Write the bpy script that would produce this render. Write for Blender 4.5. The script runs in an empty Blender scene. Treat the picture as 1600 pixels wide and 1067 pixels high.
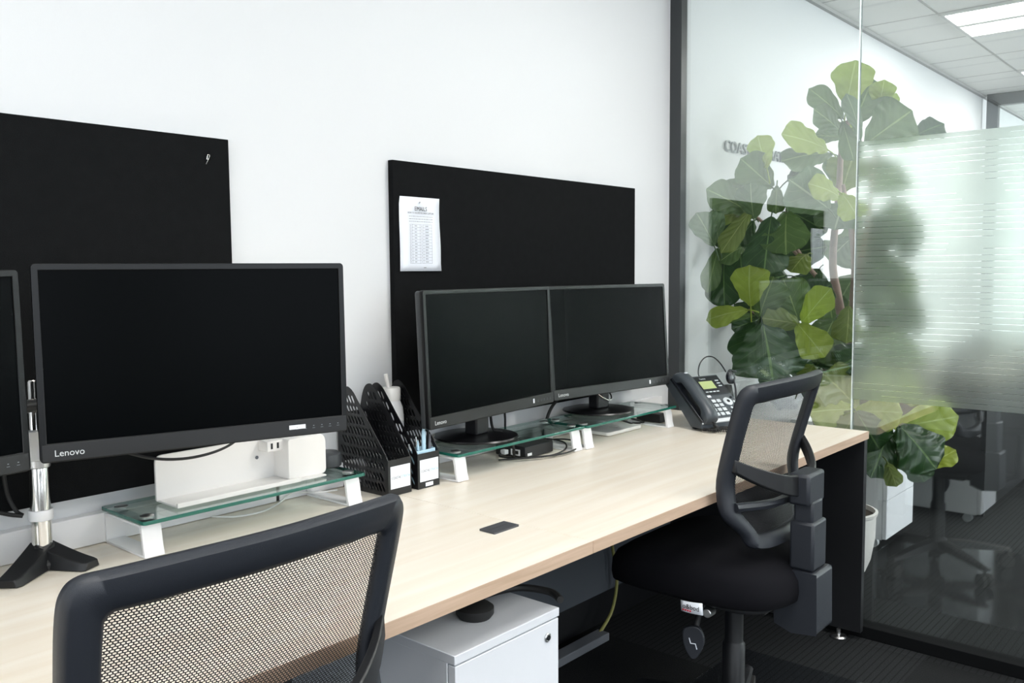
import bpy, bmesh, math, random
from mathutils import Vector, Matrix, Euler
random.seed(7)
C = bpy.context.scene.collection
scene = bpy.context.scene
R = math.radians

# ------------------------------------------------------------------ camera
cam_d = bpy.data.cameras.new('camera'); cam = bpy.data.objects.new('camera', cam_d); C.objects.link(cam)
_a, _p, _r = R(41.0875), R(4.5253), R(-0.4412)
_d = Vector((math.cos(_a)*math.cos(_p), math.sin(_a)*math.cos(_p), -math.sin(_p)))
_x = _d.cross(Vector((0, 0, 1))).normalized(); _u = _x.cross(_d)
_x2 = _x*math.cos(_r) + _u*math.sin(_r); _u2 = -_x*math.sin(_r) + _u*math.cos(_r)
cam.matrix_world = Matrix(((_x2.x, _u2.x, -_d.x, 0), (_x2.y, _u2.y, -_d.y, -1.835), (_x2.z, _u2.z, -_d.z, 1.28), (0, 0, 0, 1)))
cam_d.sensor_width = 36; cam_d.lens = 1381.83/1600*36; cam_d.clip_start = 0.05; cam_d.clip_end = 60
scene.camera = cam

# ------------------------------------------------------------------ world, exposure
w = bpy.data.worlds.new('world'); scene.world = w; w.use_nodes = True
bg = w.node_tree.nodes['Background']; bg.inputs[0].default_value = (0.80, 0.90, 1.0, 1); bg.inputs[1].default_value = 2.0
scene.view_settings.view_transform = 'Standard'; scene.view_settings.look = 'None'
scene.view_settings.exposure = 0.02; scene.view_settings.gamma = 1.0
try: scene.view_settings.use_curve_mapping = False
except Exception: pass
try:
    scene.cycles.max_bounces = 10; scene.cycles.diffuse_bounces = 4; scene.cycles.glossy_bounces = 4
    scene.cycles.transparent_max_bounces = 24; scene.cycles.transmission_bounces = 8
    scene.cycles.use_denoising = True; scene.cycles.sample_clamp_indirect = 6
    scene.cycles.caustics_reflective = False; scene.cycles.caustics_refractive = False
except Exception: pass

def area(name, loc, size, energy, color, rot):
    l = bpy.data.lights.new(name, 'AREA'); l.shape = 'RECTANGLE'; l.size, l.size_y = size
    l.energy = energy; l.color = color
    o = bpy.data.objects.new(name, l); C.objects.link(o); o.location = loc; o.rotation_euler = rot
    return o
WIN_E = 24; LAMP_E = 19.5
# daylight through the windows in the wall opposite the desks (y = -5.2)
for i, wx in enumerate((-1.2, 1.3)):
    area('window_daylight', (wx, -5.05, 1.55), (2.0, 1.7), WIN_E, (0.86, 0.93, 1.0), (R(90), 0, 0))
area('window_daylight', (-3.9, -2.5, 1.55), (2.4, 1.4), WIN_E*2.0, (0.88, 0.94, 1.0), (R(90), 0, R(-90)))  # fill light added from the left to brighten the pedestal's side
area('window_daylight', (5.3, -5.05, 1.55), (3.0, 1.7), WIN_E*5.2, (0.93, 0.97, 1.0), (R(90), 0, 0))
area('window_daylight', (9.4, -5.05, 1.55), (2.4, 1.7), WIN_E*13, (0.93, 0.97, 1.0), (R(90), 0, 0))  # fill light added to brighten the room beyond the far partition

# ------------------------------------------------------------------ materials
def newmat(name):
    m = bpy.data.materials.new(name); m.use_nodes = True
    nt = m.node_tree; return m, nt, nt.nodes['Principled BSDF']
def mat(name, col, rough=0.5, metal=0.0, spec=0.5, bump=0.0, bscale=200, var=0.0, vscale=5, coat=0.0, alpha=None):
    m, nt, b = newmat(name)
    b.inputs['Base Color'].default_value = (*col, 1); b.inputs['Roughness'].default_value = rough
    b.inputs['Metallic'].default_value = metal; b.inputs['Specular IOR Level'].default_value = spec
    if coat: b.inputs['Coat Weight'].default_value = coat
    tc = nt.nodes.new('ShaderNodeTexCoord')
    if var:
        n = nt.nodes.new('ShaderNodeTexNoise'); n.inputs['Scale'].default_value = vscale; n.inputs['Detail'].default_value = 4
        nt.links.new(tc.outputs['Object'], n.inputs['Vector'])
        mr = nt.nodes.new('ShaderNodeMapRange'); mr.inputs[3].default_value = 1-var; mr.inputs[4].default_value = 1+var
        nt.links.new(n.outputs['Fac'], mr.inputs[0])
        mx = nt.nodes.new('ShaderNodeVectorMath'); mx.operation = 'SCALE'; mx.inputs[0].default_value = col
        nt.links.new(mr.outputs[0], mx.inputs['Scale']); nt.links.new(mx.outputs[0], b.inputs['Base Color'])
    if bump:
        n2 = nt.nodes.new('ShaderNodeTexNoise'); n2.inputs['Scale'].default_value = bscale; n2.inputs['Detail'].default_value = 3
        nt.links.new(tc.outputs['Object'], n2.inputs['Vector'])
        bp = nt.nodes.new('ShaderNodeBump'); bp.inputs['Strength'].default_value = bump; bp.inputs['Distance'].default_value = 0.002
        nt.links.new(n2.outputs['Fac'], bp.inputs['Height']); nt.links.new(bp.outputs[0], b.inputs['Normal'])
    return m
M = {}
M['wall'] = mat('white_wall_paint', (0.70, 0.712, 0.722), 0.6, bump=0.05, bscale=300)
M['ceil'] = mat('ceiling_tile', (0.86, 0.86, 0.84), 0.9, bump=0.3, bscale=400)
M['sill'] = mat('black_sill_metal', (0.006, 0.0065, 0.007), 0.8, spec=0.05)
M['grid'] = mat('ceiling_grid', (0.45, 0.45, 0.44), 0.5)
M['black_metal'] = mat('black_frame_metal', (0.03, 0.034, 0.036), 0.35, spec=0.5)
M['black_gloss'] = mat('black_plastic_gloss', (0.004, 0.004, 0.005), 0.28)
M['black'] = mat('black_plastic', (0.007, 0.0075, 0.009), 0.45, bump=0.1, bscale=900)
M['bezel'] = mat('monitor_bezel', (0.0065, 0.007, 0.0078), 0.45)
M['bezeldark'] = mat('monitor_bezel_dark', (0.0022, 0.0025, 0.003), 0.35, spec=.3)
M['bezelshell'] = mat('monitor_side_shell', (0.040, 0.044, 0.048), 0.4)
M['chairplastic'] = mat('chair_plastic', (0.020, 0.023, 0.030), 0.42, bump=0.25, bscale=1500)
M['fabric'] = mat('black_seat_fabric', (0.005, 0.005, 0.007), 0.95, spec=0.15, bump=0.4, bscale=1200)
M['pin'] = mat('pinboard_felt', (0.0075, 0.008, 0.0085), 1.0, spec=0.1, bump=0.5, bscale=700, var=0.25, vscale=40)
M['white'] = mat('white_powdercoat', (0.84, 0.84, 0.85), 0.4)
M['whitecab'] = mat('white_cabinet', (0.80, 0.82, 0.86), 0.38)
M['whiteplastic'] = mat('white_plastic', (0.86, 0.84, 0.81), 0.35)
M['paper'] = mat('paper', (0.83, 0.86, 0.92), 0.8)
M['ink'] = mat('ink', (0.02, 0.02, 0.022), 0.7)
M['inkgrey'] = mat('grey_ink', (0.16, 0.17, 0.19), 0.7)
M['inkblue'] = mat('blue_ink', (0.25, 0.50, 0.70), 0.7)
M['inkred'] = mat('red_ink', (0.7, 0.02, 0.05), 0.7)
M['logogrey'] = mat('logo_grey', (0.55, 0.57, 0.58), 0.4)
M['letter'] = mat('dark_wall_lettering', (0.10, 0.13, 0.13), 0.4)
M['chrome'] = mat('chrome', (0.75, 0.73, 0.70), 0.12, 1.0)
M['steel'] = mat('brushed_steel', (0.6, 0.6, 0.6), 0.3, 1.0)
M['rubber'] = mat('rubber', (0.012, 0.012, 0.012), 0.6)
M['cablewhite'] = mat('white_cable', (0.8, 0.8, 0.78), 0.4)
M['cableyellow'] = mat('yellow_green_cable', (0.28, 0.27, 0.08), 0.5)
M['lcd'] = mat('phone_lcd', (0.42, 0.50, 0.22), 0.3)
M['key'] = mat('pale_key', (0.60, 0.64, 0.66), 0.4)
M['phonebody'] = mat('phone_body', (0.045, 0.055, 0.065), 0.38)
M['phonedark'] = mat('phone_dark', (0.010, 0.012, 0.016), 0.25)
M['silver'] = mat('silver_plastic', (0.66, 0.68, 0.70), 0.35)
M['lightblue'] = mat('light_blue_plastic', (0.50, 0.72, 0.85), 0.4)
M['bark'] = mat('bark', (0.40, 0.28, 0.23), 0.8, bump=0.6, bscale=80, var=0.3, vscale=30)
M['soil'] = mat('soil', (0.05, 0.035, 0.025), 0.95, bump=0.8, bscale=60)
M['petiole'] = mat('leaf_stalk', (0.30, 0.36, 0.12), 0.5)
M['grommet'] = mat('grommet_black', (0.055, 0.058, 0.065), 0.55)

def screenmat():
    m, nt, b = newmat('monitor_screen'); b.inputs['Base Color'].default_value = (0.0012, 0.0016, 0.0019, 1)
    b.inputs['Roughness'].default_value = 0.25; b.inputs['Specular IOR Level'].default_value = 0.03
    return m
M['screen'] = screenmat()

def woodmat(name, c0, c1, scale=(0.5, 9, 9)):
    m, nt, b = newmat(name); b.inputs['Roughness'].default_value = 0.34
    tc = nt.nodes.new('ShaderNodeTexCoord'); mp = nt.nodes.new('ShaderNodeMapping'); mp.inputs['Scale'].default_value = scale
    n = nt.nodes.new('ShaderNodeTexNoise'); n.inputs['Scale'].default_value = 3.2; n.inputs['Detail'].default_value = 6; n.inputs['Distortion'].default_value = 0.8
    cr = nt.nodes.new('ShaderNodeValToRGB')
    cr.color_ramp.elements[0].color = (*c0, 1); cr.color_ramp.elements[1].color = (*c1, 1)
    cr.color_ramp.elements[0].position = 0.3; cr.color_ramp.elements[1].position = 0.7
    nt.links.new(tc.outputs['Object'], mp.inputs[0]); nt.links.new(mp.outputs[0], n.inputs['Vector'])
    nt.links.new(n.outputs['Fac'], cr.inputs[0]); nt.links.new(cr.outputs[0], b.inputs['Base Color'])
    return m
M['wood'] = woodmat('pale_maple_laminate', (0.84, 0.755, 0.63), (0.90, 0.84, 0.74))
M['edge'] = woodmat('maple_edge_band', (0.52, 0.37, 0.26), (0.64, 0.47, 0.35), (1.5, 30, 30))

def carpet():
    m, nt, b = newmat('grey_carpet_tiles'); b.inputs['Roughness'].default_value = 0.95; b.inputs['Specular IOR Level'].default_value = 0.15
    N = nt.nodes; L = nt.links
    tc = N.new('ShaderNodeTexCoord'); sep = N.new('ShaderNodeSeparateXYZ'); L.new(tc.outputs['Object'], sep.inputs[0])
    def math_(op, a, bb=None, c=None):
        n = N.new('ShaderNodeMath'); n.operation = op
        for i, v in enumerate((a, bb, c)):
            if v is None: continue
            if isinstance(v, (int, float)): n.inputs[i].default_value = v
            else: L.new(v, n.inputs[i])
        return n.outputs[0]
    # strips along x in bands of 0.25 m across y; every tile its own tone
    tx = math_('FLOOR', math_('DIVIDE', sep.outputs[0], 0.5)); ty = math_('FLOOR', math_('DIVIDE', sep.outputs[1], 0.25))
    cmb = N.new('ShaderNodeCombineXYZ'); L.new(tx, cmb.inputs[0]); L.new(ty, cmb.inputs[1])
    wn = N.new('ShaderNodeTexWhiteNoise'); wn.noise_dimensions = '3D'; L.new(cmb.outputs[0], wn.inputs['Vector'])
    line = math_('GREATER_THAN', math_('FRACT', math_('DIVIDE', sep.outputs[1], 0.021)), 0.84)
    has = math_('GREATER_THAN', wn.outputs['Value'], 0.35)
    noise = N.new('ShaderNodeTexNoise'); noise.inputs['Scale'].default_value = 260; L.new(tc.outputs['Object'], noise.inputs['Vector'])
    base = math_('MULTIPLY_ADD', wn.outputs['Value'], 0.013, 0.010)
    v = math_('MULTIPLY', base, math_('MULTIPLY_ADD', noise.outputs['Fac'], 1.2, 0.4))
    v = math_('MULTIPLY', v, math_('SUBTRACT', 1.0, math_('MULTIPLY', math_('MULTIPLY', line, has), 0.65)))
    c = N.new('ShaderNodeCombineColor'); L.new(math_('MULTIPLY', v, 0.92), c.inputs[0]); L.new(v, c.inputs[1]); L.new(math_('MULTIPLY', v, 1.06), c.inputs[2])
    L.new(c.outputs[0], b.inputs['Base Color'])
    bp = N.new('ShaderNodeBump'); bp.inputs['Strength'].default_value = 0.5; bp.inputs['Distance'].default_value = 0.003
    L.new(noise.outputs['Fac'], bp.inputs['Height']); L.new(bp.outputs[0], b.inputs['Normal'])
    return m
M['carpet'] = carpet()

def thin_glass(name, tint, ior=1.5, gain=1.0, rough=0.0):
    m = bpy.data.materials.new(name); m.use_nodes = True; nt = m.node_tree; N = nt.nodes; L = nt.links
    for n in list(N): N.remove(n)
    out = N.new('ShaderNodeOutputMaterial'); mx = N.new('ShaderNodeMixShader')
    t = N.new('ShaderNodeBsdfTransparent'); t.inputs[0].default_value = (*tint, 1)
    g = N.new('ShaderNodeBsdfGlossy'); g.inputs['Roughness'].default_value = rough; g.inputs[0].default_value = (0.97, 1, 0.99, 1)
    lw = N.new('ShaderNodeLayerWeight'); lw.inputs['Blend'].default_value = 0.5   # facing value works from both sides of a thin pane
    # Schlick: F0 + (1-F0)*(facing)^5
    f0 = ((ior-1)/(ior+1))**2
    pw = N.new('ShaderNodeMath'); pw.operation = 'POWER'; pw.inputs[1].default_value = 5
    L.new(lw.outputs['Facing'], pw.inputs[0])
    ma = N.new('ShaderNodeMath'); ma.operation = 'MULTIPLY_ADD'; ma.inputs[1].default_value = (1-f0); ma.inputs[2].default_value = f0
    L.new(pw.outputs[0], ma.inputs[0])
    mg = N.new('ShaderNodeMath'); mg.operation = 'MULTIPLY'; mg.inputs[1].default_value = gain; mg.use_clamp = True
    L.new(ma.outputs[0], mg.inputs[0])
    L.new(mg.outputs[0], mx.inputs[0]); L.new(t.outputs[0], mx.inputs[1]); L.new(g.outputs[0], mx.inputs[2]); L.new(mx.outputs[0], out.inputs[0])
    return m
M['glass'] = thin_glass('partition_glass', (0.965, 0.985, 0.975), 1.52, 4.2)
M['shelfglass'] = thin_glass('shelf_glass', (0.84, 0.90, 0.885), 1.52, 1.2)
M['matglass'] = thin_glass('clear_floor_mat', (0.93, 0.94, 0.96), 1.5, 1.2, 0.12)
M['shelfedge'] = mat('green_glass_edge', (0.015, 0.13, 0.095), 0.15, spec=0.5)
M['glassedge'] = mat('pane_edge', (0.50, 0.66, 0.64), 0.2, spec=0.6)

def filmmat():
    m = bpy.data.materials.new('frosted_film'); m.use_nodes = True; nt = m.node_tree; N = nt.nodes; L = nt.links
    for n in list(N): N.remove(n)
    out = N.new('ShaderNodeOutputMaterial')
    def math_(op, a, bb=None, c=None):
        n = N.new('ShaderNodeMath'); n.operation = op
        for i, v in enumerate((a, bb, c)):
            if v is None: continue
            if isinstance(v, (int, float)): n.inputs[i].default_value = v
            else: L.new(v, n.inputs[i])
        return n.outputs[0]
    tc = N.new('ShaderNodeTexCoord'); sep = N.new('ShaderNodeSeparateXYZ'); L.new(tc.outputs['Object'], sep.inputs[0])
    row = math_('FLOOR', math_('DIVIDE', sep.outputs[2], 0.0197))
    line = math_('LESS_THAN', math_('FRACT', math_('DIVIDE', sep.outputs[2], 0.0197)), 0.085)
    # dashes of uneven length: noise along y, different in each row
    cmb = N.new('ShaderNodeCombineXYZ'); L.new(math_('MULTIPLY', sep.outputs[1], 3.2), cmb.inputs[0]); L.new(math_('MULTIPLY', row, 0.31), cmb.inputs[1])
    nz = N.new('ShaderNodeTexNoise'); nz.inputs['Scale'].default_value = 1.0; nz.inputs['Detail'].default_value = 0; L.new(cmb.outputs[0], nz.inputs['Vector'])
    on = math_('GREATER_THAN', nz.outputs['Fac'], 0.36)
    clear = math_('MULTIPLY', line, on)
    tr = N.new('ShaderNodeBsdfTransparent'); tr.inputs[0].default_value = (1, 1, 1, 1)
    rf = N.new('ShaderNodeBsdfRefraction'); rf.inputs['Roughness'].default_value = 0.30; rf.inputs['IOR'].default_value = 1.25; rf.inputs[0].default_value = (0.97, 1.0, 0.97, 1)
    df = N.new('ShaderNodeBsdfDiffuse'); df.inputs[0].default_value = (0.90, 0.94, 0.90, 1)
    tl = N.new('ShaderNodeBsdfTranslucent'); tl.inputs[0].default_value = (0.90, 0.94, 0.90, 1)
    gl = N.new('ShaderNodeBsdfGlossy'); gl.inputs['Roughness'].default_value = 0.02
    a = N.new('ShaderNodeMixShader'); a.inputs[0].default_value = 0.5; L.new(df.outputs[0], a.inputs[1]); L.new(tl.outputs[0], a.inputs[2])
    b = N.new('ShaderNodeMixShader'); b.inputs[0].default_value = 0.11; L.new(rf.outputs[0], b.inputs[1]); L.new(a.outputs[0], b.inputs[2])
    c = N.new('ShaderNodeMixShader'); L.new(clear, c.inputs[0]); L.new(b.outputs[0], c.inputs[1]); L.new(tr.outputs[0], c.inputs[2])
    L.new(c.outputs[0], out.inputs[0])
    return m
M['film'] = filmmat()

def emat(name, col, s):
    m = bpy.data.materials.new(name); m.use_nodes = True; nt = m.node_tree
    for n in list(nt.nodes): nt.nodes.remove(n)
    o = nt.nodes.new('ShaderNodeOutputMaterial'); e = nt.nodes.new('ShaderNodeEmission')
    e.inputs[0].default_value = (*col, 1); e.inputs[1].default_value = s; nt.links.new(e.outputs[0], o.inputs[0]); return m
M['lamp'] = emat('lamp_diffuser', (1.0, 0.985, 0.95), LAMP_E)

def mesh_fabric(name, sx, sy, fill, col=(0.012, 0.012, 0.014)):
    """woven net: elliptical openings in offset rows, laid out in the UV map (metres)"""
    m = bpy.data.materials.new(name); m.use_nodes = True; nt = m.node_tree; N = nt.nodes; L = nt.links
    b = N['Principled BSDF']; b.inputs['Base Color'].default_value = (*col, 1); b.inputs['Roughness'].default_value = 0.6
    out = N['Material Output']
    def math_(op, a, bb=None, c=None):
        n = N.new('ShaderNodeMath'); n.operation = op
        for i, v in enumerate((a, bb, c)):
            if v is None: continue
            if isinstance(v, (int, float)): n.inputs[i].default_value = v
            else: L.new(v, n.inputs[i])
        return n.outputs[0]
    uv = N.new('ShaderNodeUVMap'); sep = N.new('ShaderNodeSeparateXYZ'); L.new(uv.outputs[0], sep.inputs[0])
    u = math_('DIVIDE', sep.outputs[0], sx); v = math_('DIVIDE', sep.outputs[1], sy)
    row = math_('FLOOR', v); off = math_('MULTIPLY', math_('FLOORED_MODULO', row, 2.0), 0.5)
    fu = math_('SUBTRACT', math_('FRACT', math_('ADD', u, off)), 0.5); fv = math_('SUBTRACT', math_('FRACT', v), 0.5)
    d = math_('ADD', math_('MULTIPLY', fu, fu), math_('MULTIPLY', math_('MULTIPLY', fv, fv), 1.0))
    hole = math_('LESS_THAN', d, fill*fill)
    tr = N.new('ShaderNodeBsdfTransparent'); mx = N.new('ShaderNodeMixShader')
    L.new(hole, mx.inputs[0]); L.new(b.outputs[0], mx.inputs[1]); L.new(tr.outputs[0], mx.inputs[2]); L.new(mx.outputs[0], out.inputs[0])
    return m
M['net'] = mesh_fabric('chair_back_net', 0.0052, 0.0034, 0.385)

# ------------------------------------------------------------------ helpers
def obj(name, bm, m, parent=None, smooth=False, bevel=0, seg=2, loc=None, rot=None, mats=None, angle=40):
    if isinstance(bm, bmesh.types.BMesh):
        me = bpy.data.meshes.new(name); bmesh.ops.recalc_face_normals(bm, faces=bm.faces[:]) if not getattr(bm, 'noflip', False) else None
        bm.to_mesh(me); bm.free()
    else: me = bm; me.name = name
    me.materials.clear()
    for mm in (mats or [m]): me.materials.append(mm)
    o = bpy.data.objects.new(name, me); C.objects.link(o)
    if parent: o.parent = parent
    if loc is not None: o.location = loc
    if rot is not None: o.rotation_euler = rot
    if smooth:
        for p in me.polygons: p.use_smooth = True
        try: me.set_sharp_from_angle(angle=R(angle))
        except Exception: pass
    if bevel:
        md = o.modifiers.new('bevel', 'BEVEL'); md.width = bevel; md.segments = seg; md.limit_method = 'ANGLE'; md.angle_limit = R(35)
        for p in me.polygons: p.use_smooth = True
        try: me.set_sharp_from_angle(angle=R(40))
        except Exception: pass
        md.harden_normals = False
    return o
def BM(): return bmesh.new()
def box(bm, x0, x1, y0, y1, z0, z1, mi=0):
    vs = [bm.verts.new(p) for p in ((x0,y0,z0),(x1,y0,z0),(x1,y1,z0),(x0,y1,z0),(x0,y0,z1),(x1,y0,z1),(x1,y1,z1),(x0,y1,z1))]
    for f in ((0,3,2,1),(4,5,6,7),(0,1,5,4),(1,2,6,5),(2,3,7,6),(3,0,4,7)):
        bm.faces.new([vs[i] for i in f]).material_index = mi
    return bm
def bx(*a): return box(BM(), *a)
def cyl(bm, p0, p1, r0, r1=None, n=20, mi=0):
    p0, p1 = Vector(p0), Vector(p1); r1 = r0 if r1 is None else r1
    d = (p1-p0).normalized(); a = d.orthogonal().normalized(); b = d.cross(a)
    A = [bm.verts.new(p0+(a*math.cos(t)+b*math.sin(t))*r0) for t in [2*math.pi*i/n for i in range(n)]]
    B = [bm.verts.new(p1+(a*math.cos(t)+b*math.sin(t))*r1) for t in [2*math.pi*i/n for i in range(n)]]
    for i in range(n): bm.faces.new((A[i], A[(i+1)%n], B[(i+1)%n], B[i])).material_index = mi
    bm.faces.new(A[::-1]).material_index = mi; bm.faces.new(B).material_index = mi
    return bm
def lathe(bm, prof, n=32, c=(0,0,0)):
    rings = [[bm.verts.new((c[0]+r*math.cos(2*math.pi*i/n), c[1]+r*math.sin(2*math.pi*i/n), c[2]+z)) for i in range(n)] for r, z in prof]
    for a, b in zip(rings, rings[1:]):
        for i in range(n): bm.faces.new((a[i], a[(i+1)%n], b[(i+1)%n], b[i]))
    bm.faces.new(rings[0][::-1]); bm.faces.new(rings[-1]); return bm
def smoothpts(pts, k=6, closed=False):
    pts = [Vector(p) for p in pts]; out = []; n = len(pts)
    rng = range(n if closed else n-1)
    for i in rng:
        if closed: p0, p1, p2, p3 = pts[i-1], pts[i], pts[(i+1)%n], pts[(i+2)%n]
        else: p0, p1, p2, p3 = pts[max(i-1,0)], pts[i], pts[i+1], pts[min(i+2,n-1)]
        for j in range(k):
            t = j/k; out.append(0.5*((2*p1)+(-p0+p2)*t+(2*p0-5*p1+4*p2-p3)*t*t+(-p0+3*p1-3*p2+p3)*t**3))
    if not closed: out.append(pts[-1])
    return out
def tube(bm, pts, r, n=8, closed=False, smooth=6):
    if smooth: pts = smoothpts(pts, smooth, closed)
    pts = [Vector(p) for p in pts]; N = len(pts); rings = []; prev = None
    for i, p in enumerate(pts):
        d = (pts[(i+1)%N]-pts[i-1]) if closed else (pts[min(i+1,N-1)]-pts[max(i-1,0)])
        d.normalize()
        a = d.orthogonal().normalized() if prev is None else (prev-d*prev.dot(d)).normalized()
        prev = a; b = d.cross(a); rr = r(i/(N-1)) if callable(r) else r
        rings.append([bm.verts.new(p+(a*math.cos(2*math.pi*k/n)+b*math.sin(2*math.pi*k/n))*rr) for k in range(n)])
    for i in range(N if closed else N-1):
        A, B = rings[i], rings[(i+1)%N]
        for k in range(n): bm.faces.new((A[k], A[(k+1)%n], B[(k+1)%n], B[k]))
    if not closed: bm.faces.new(rings[0][::-1]); bm.faces.new(rings[-1])
    return bm
def rrect(x0, x1, y0, y1, r, n=5):
    pts = []
    rs = r if isinstance(r, (list, tuple)) else [r]*4   # br, tr, tl, bl
    for (cx, cy, a0, rr) in ((x1-rs[0], y0+rs[0], -90, rs[0]), (x1-rs[1], y1-rs[1], 0, rs[1]), (x0+rs[2], y1-rs[2], 90, rs[2]), (x0+rs[3], y0+rs[3], 180, rs[3])):
        for i in range(n+1):
            a = R(a0+90*i/n); pts.append((cx+rr*math.cos(a), cy+rr*math.sin(a)))
    return pts
def plate(outlines, t, bev=0.0):
    """2-D outlines (first outer, rest holes) filled and given thickness t along z (centred); returns a mesh"""
    cu = bpy.data.curves.new('c', 'CURVE'); cu.dimensions = '2D'; cu.fill_mode = 'BOTH'; cu.extrude = t/2-bev; cu.bevel_depth = bev
    cu.bevel_resolution = 1
    for pts in outlines:
        s = cu.splines.new('POLY'); s.points.add(len(pts)-1); s.use_cyclic_u = True
        for i, p in enumerate(pts): s.points[i].co = (p[0], p[1], 0, 1)
    o = bpy.data.objects.new('c', cu); C.objects.link(o); bpy.context.view_layer.update()
    me = bpy.data.meshes.new_from_object(o.evaluated_get(bpy.context.evaluated_depsgraph_get()))
    bpy.data.objects.remove(o); return me
def xf(me, mtx):
    me.transform(mtx); return me
# plane maps: plate (x,y) -> world axes
YZ = Matrix(((0,0,1,0),(1,0,0,0),(0,1,0,0),(0,0,0,1)))      # plate x->y, y->z, thickness->x
XZ = Matrix(((1,0,0,0),(0,0,-1,0),(0,1,0,0),(0,0,0,1)))     # plate x->x, y->z, front = -y
def text(s, size, ext=0.0003, align='LEFT', sx=1.0, spacing=1.0):
    cu = bpy.data.curves.new('t', 'FONT'); cu.body = s; cu.size = size; cu.extrude = ext; cu.align_x = align; cu.resolution_u = 3
    cu.space_character = spacing
    o = bpy.data.objects.new('t', cu); C.objects.link(o); bpy.context.view_layer.update()
    me = bpy.data.meshes.new_from_object(o.evaluated_get(bpy.context.evaluated_depsgraph_get()))
    bpy.data.objects.remove(o)
    if sx != 1: me.transform(Matrix.Diagonal((sx, 1, 1, 1)))
    return me
def T(x, y, z): return Matrix.Translation((x, y, z))
def RZ(a): return Matrix.Rotation(R(a), 4, 'Z')
def RX(a): return Matrix.Rotation(R(a), 4, 'X')
def RY(a): return Matrix.Rotation(R(a), 4, 'Y')
def thing(name, label, cat, loc=(0,0,0), rz=0, group=None):
    o = bpy.data.objects.new(name, None); C.objects.link(o); o.location = loc; o.rotation_euler = (0, 0, R(rz))
    o.empty_display_size = 0.05; return tag(o, label, cat, group)
def tag(o, label=None, cat=None, group=None, kind=None):
    if label: o['label'] = label
    if cat: o['category'] = cat
    if group: o['group'] = group
    if kind: o['kind'] = kind
    return o
def struct(name, bm, m, parent=None, **k):
    o = obj(name, bm, m, parent, **k)
    if not parent: o['kind'] = 'structure'
    return o
def dup(root, label, loc=None, rz=None):
    r = root.copy(); C.objects.link(r); r['label'] = label
    if loc is not None: r.location = loc
    if rz is not None: r.rotation_euler = (0, 0, R(rz))
    def rec(src, dst):
        for ch in list(src.children):
            c = ch.copy(); C.objects.link(c); c.parent = dst; rec(ch, c)
    rec(root, r); return r

# ================================================================== THE ROOM
H = 2.613; XG = 3.08; XF = 7.66
struct('floor', bx(-4, 12, -5.3, 0.1, -0.1, 0), M['carpet'])
struct('wall_back', bx(-4, 12, 0, 0.12, 0, 3.0), M['wall'])
wl_ = xf(plate([[(-5.3, 0), (.12, 0), (.12, 3.0), (-5.3, 3.0)], [(-3.8, .8), (-1.2, .8), (-1.2, 2.3), (-3.8, 2.3)]], .12), T(-4.06, 0, 0) @ YZ)
obj('wall_left', wl_, M['wall'])['kind'] = 'structure'
wf_ = obj('window_7', xf(plate([[(-3.8, .8), (-1.2, .8), (-1.2, 2.3), (-3.8, 2.3)], [(-3.75, .85), (-1.25, .85), (-1.25, 2.25), (-3.75, 2.25)]], .06), T(-4.06, 0, 0) @ YZ), M['black_metal']); wf_['kind'] = 'structure'  # unseen window added in the left wall to go with the side light
obj('mullion', bx(-4.08, -4.04, -2.52, -2.48, .85, 2.25), M['black_metal'], wf_)
struct('wall_right', bx(11.9, 12.02, -5.3, 0.0, 0, 3.0), M['wall'])
# wall opposite the desks, pierced by windows
def win_wall():
    holes = [(-2.2, -0.2), (0.3, 2.3), (3.8, 6.8), (8.2, 10.6)]
    me = plate([[(-4.12, 0), (12.02, 0), (12.02, 3.0), (-4.12, 3.0)]] + [[(a, 0.7), (b, 0.7), (b, 2.4), (a, 2.4)] for a, b in holes], 0.15)
    xf(me, T(0, -5.3, 0) @ XZ); o = obj('wall_front', me, M['wall']); o['kind'] = 'structure'
    for i, (a, b) in enumerate(holes):
        f = xf(plate([[(a, 0.7), (b, 0.7), (b, 2.4), (a, 2.4)], [(a+.05, 0.75), (b-.05, 0.75), (b-.05, 2.35), (a+.05, 2.35)]], 0.06), T(0, -5.3, 0) @ XZ)
        fo = obj('window_%d' % (i+2), f, M['black_metal']); fo['kind'] = 'structure'
        obj('mullion', bx((a+b)/2-.02, (a+b)/2+.02, -5.32, -5.28, .75, 2.35), M['black_metal'], fo)
win_wall()
# suspended ceiling: tiles with a grid
struct('ceiling', bx(-4, 12, -5.3, 0, H, H+0.12), M['ceil'])
g = BM()
xs = [5.07+0.6*k for k in range(-15, 12)]; ys = [-0.4-0.6*k for k in range(0, 9)]
for x in xs:
    if -4 < x < 11.9: box(g, x-.006, x+.006, -5.2, -.001, H-.0015, H+.001)
for y in ys: box(g, -4, 11.9, y-.006, y+.006, H-.002, H+.001)
struct('trim_1', g, M['grid'])
struct('trim_2', bx(-4, 11.9, -.022, 0, H-.018, H), M['grid'])       # shadow angle where ceiling meets the wall
struct('baseboard_back', bx(-4, 11.9, -.012, 0, 0, 0.13), M['black'])

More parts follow.
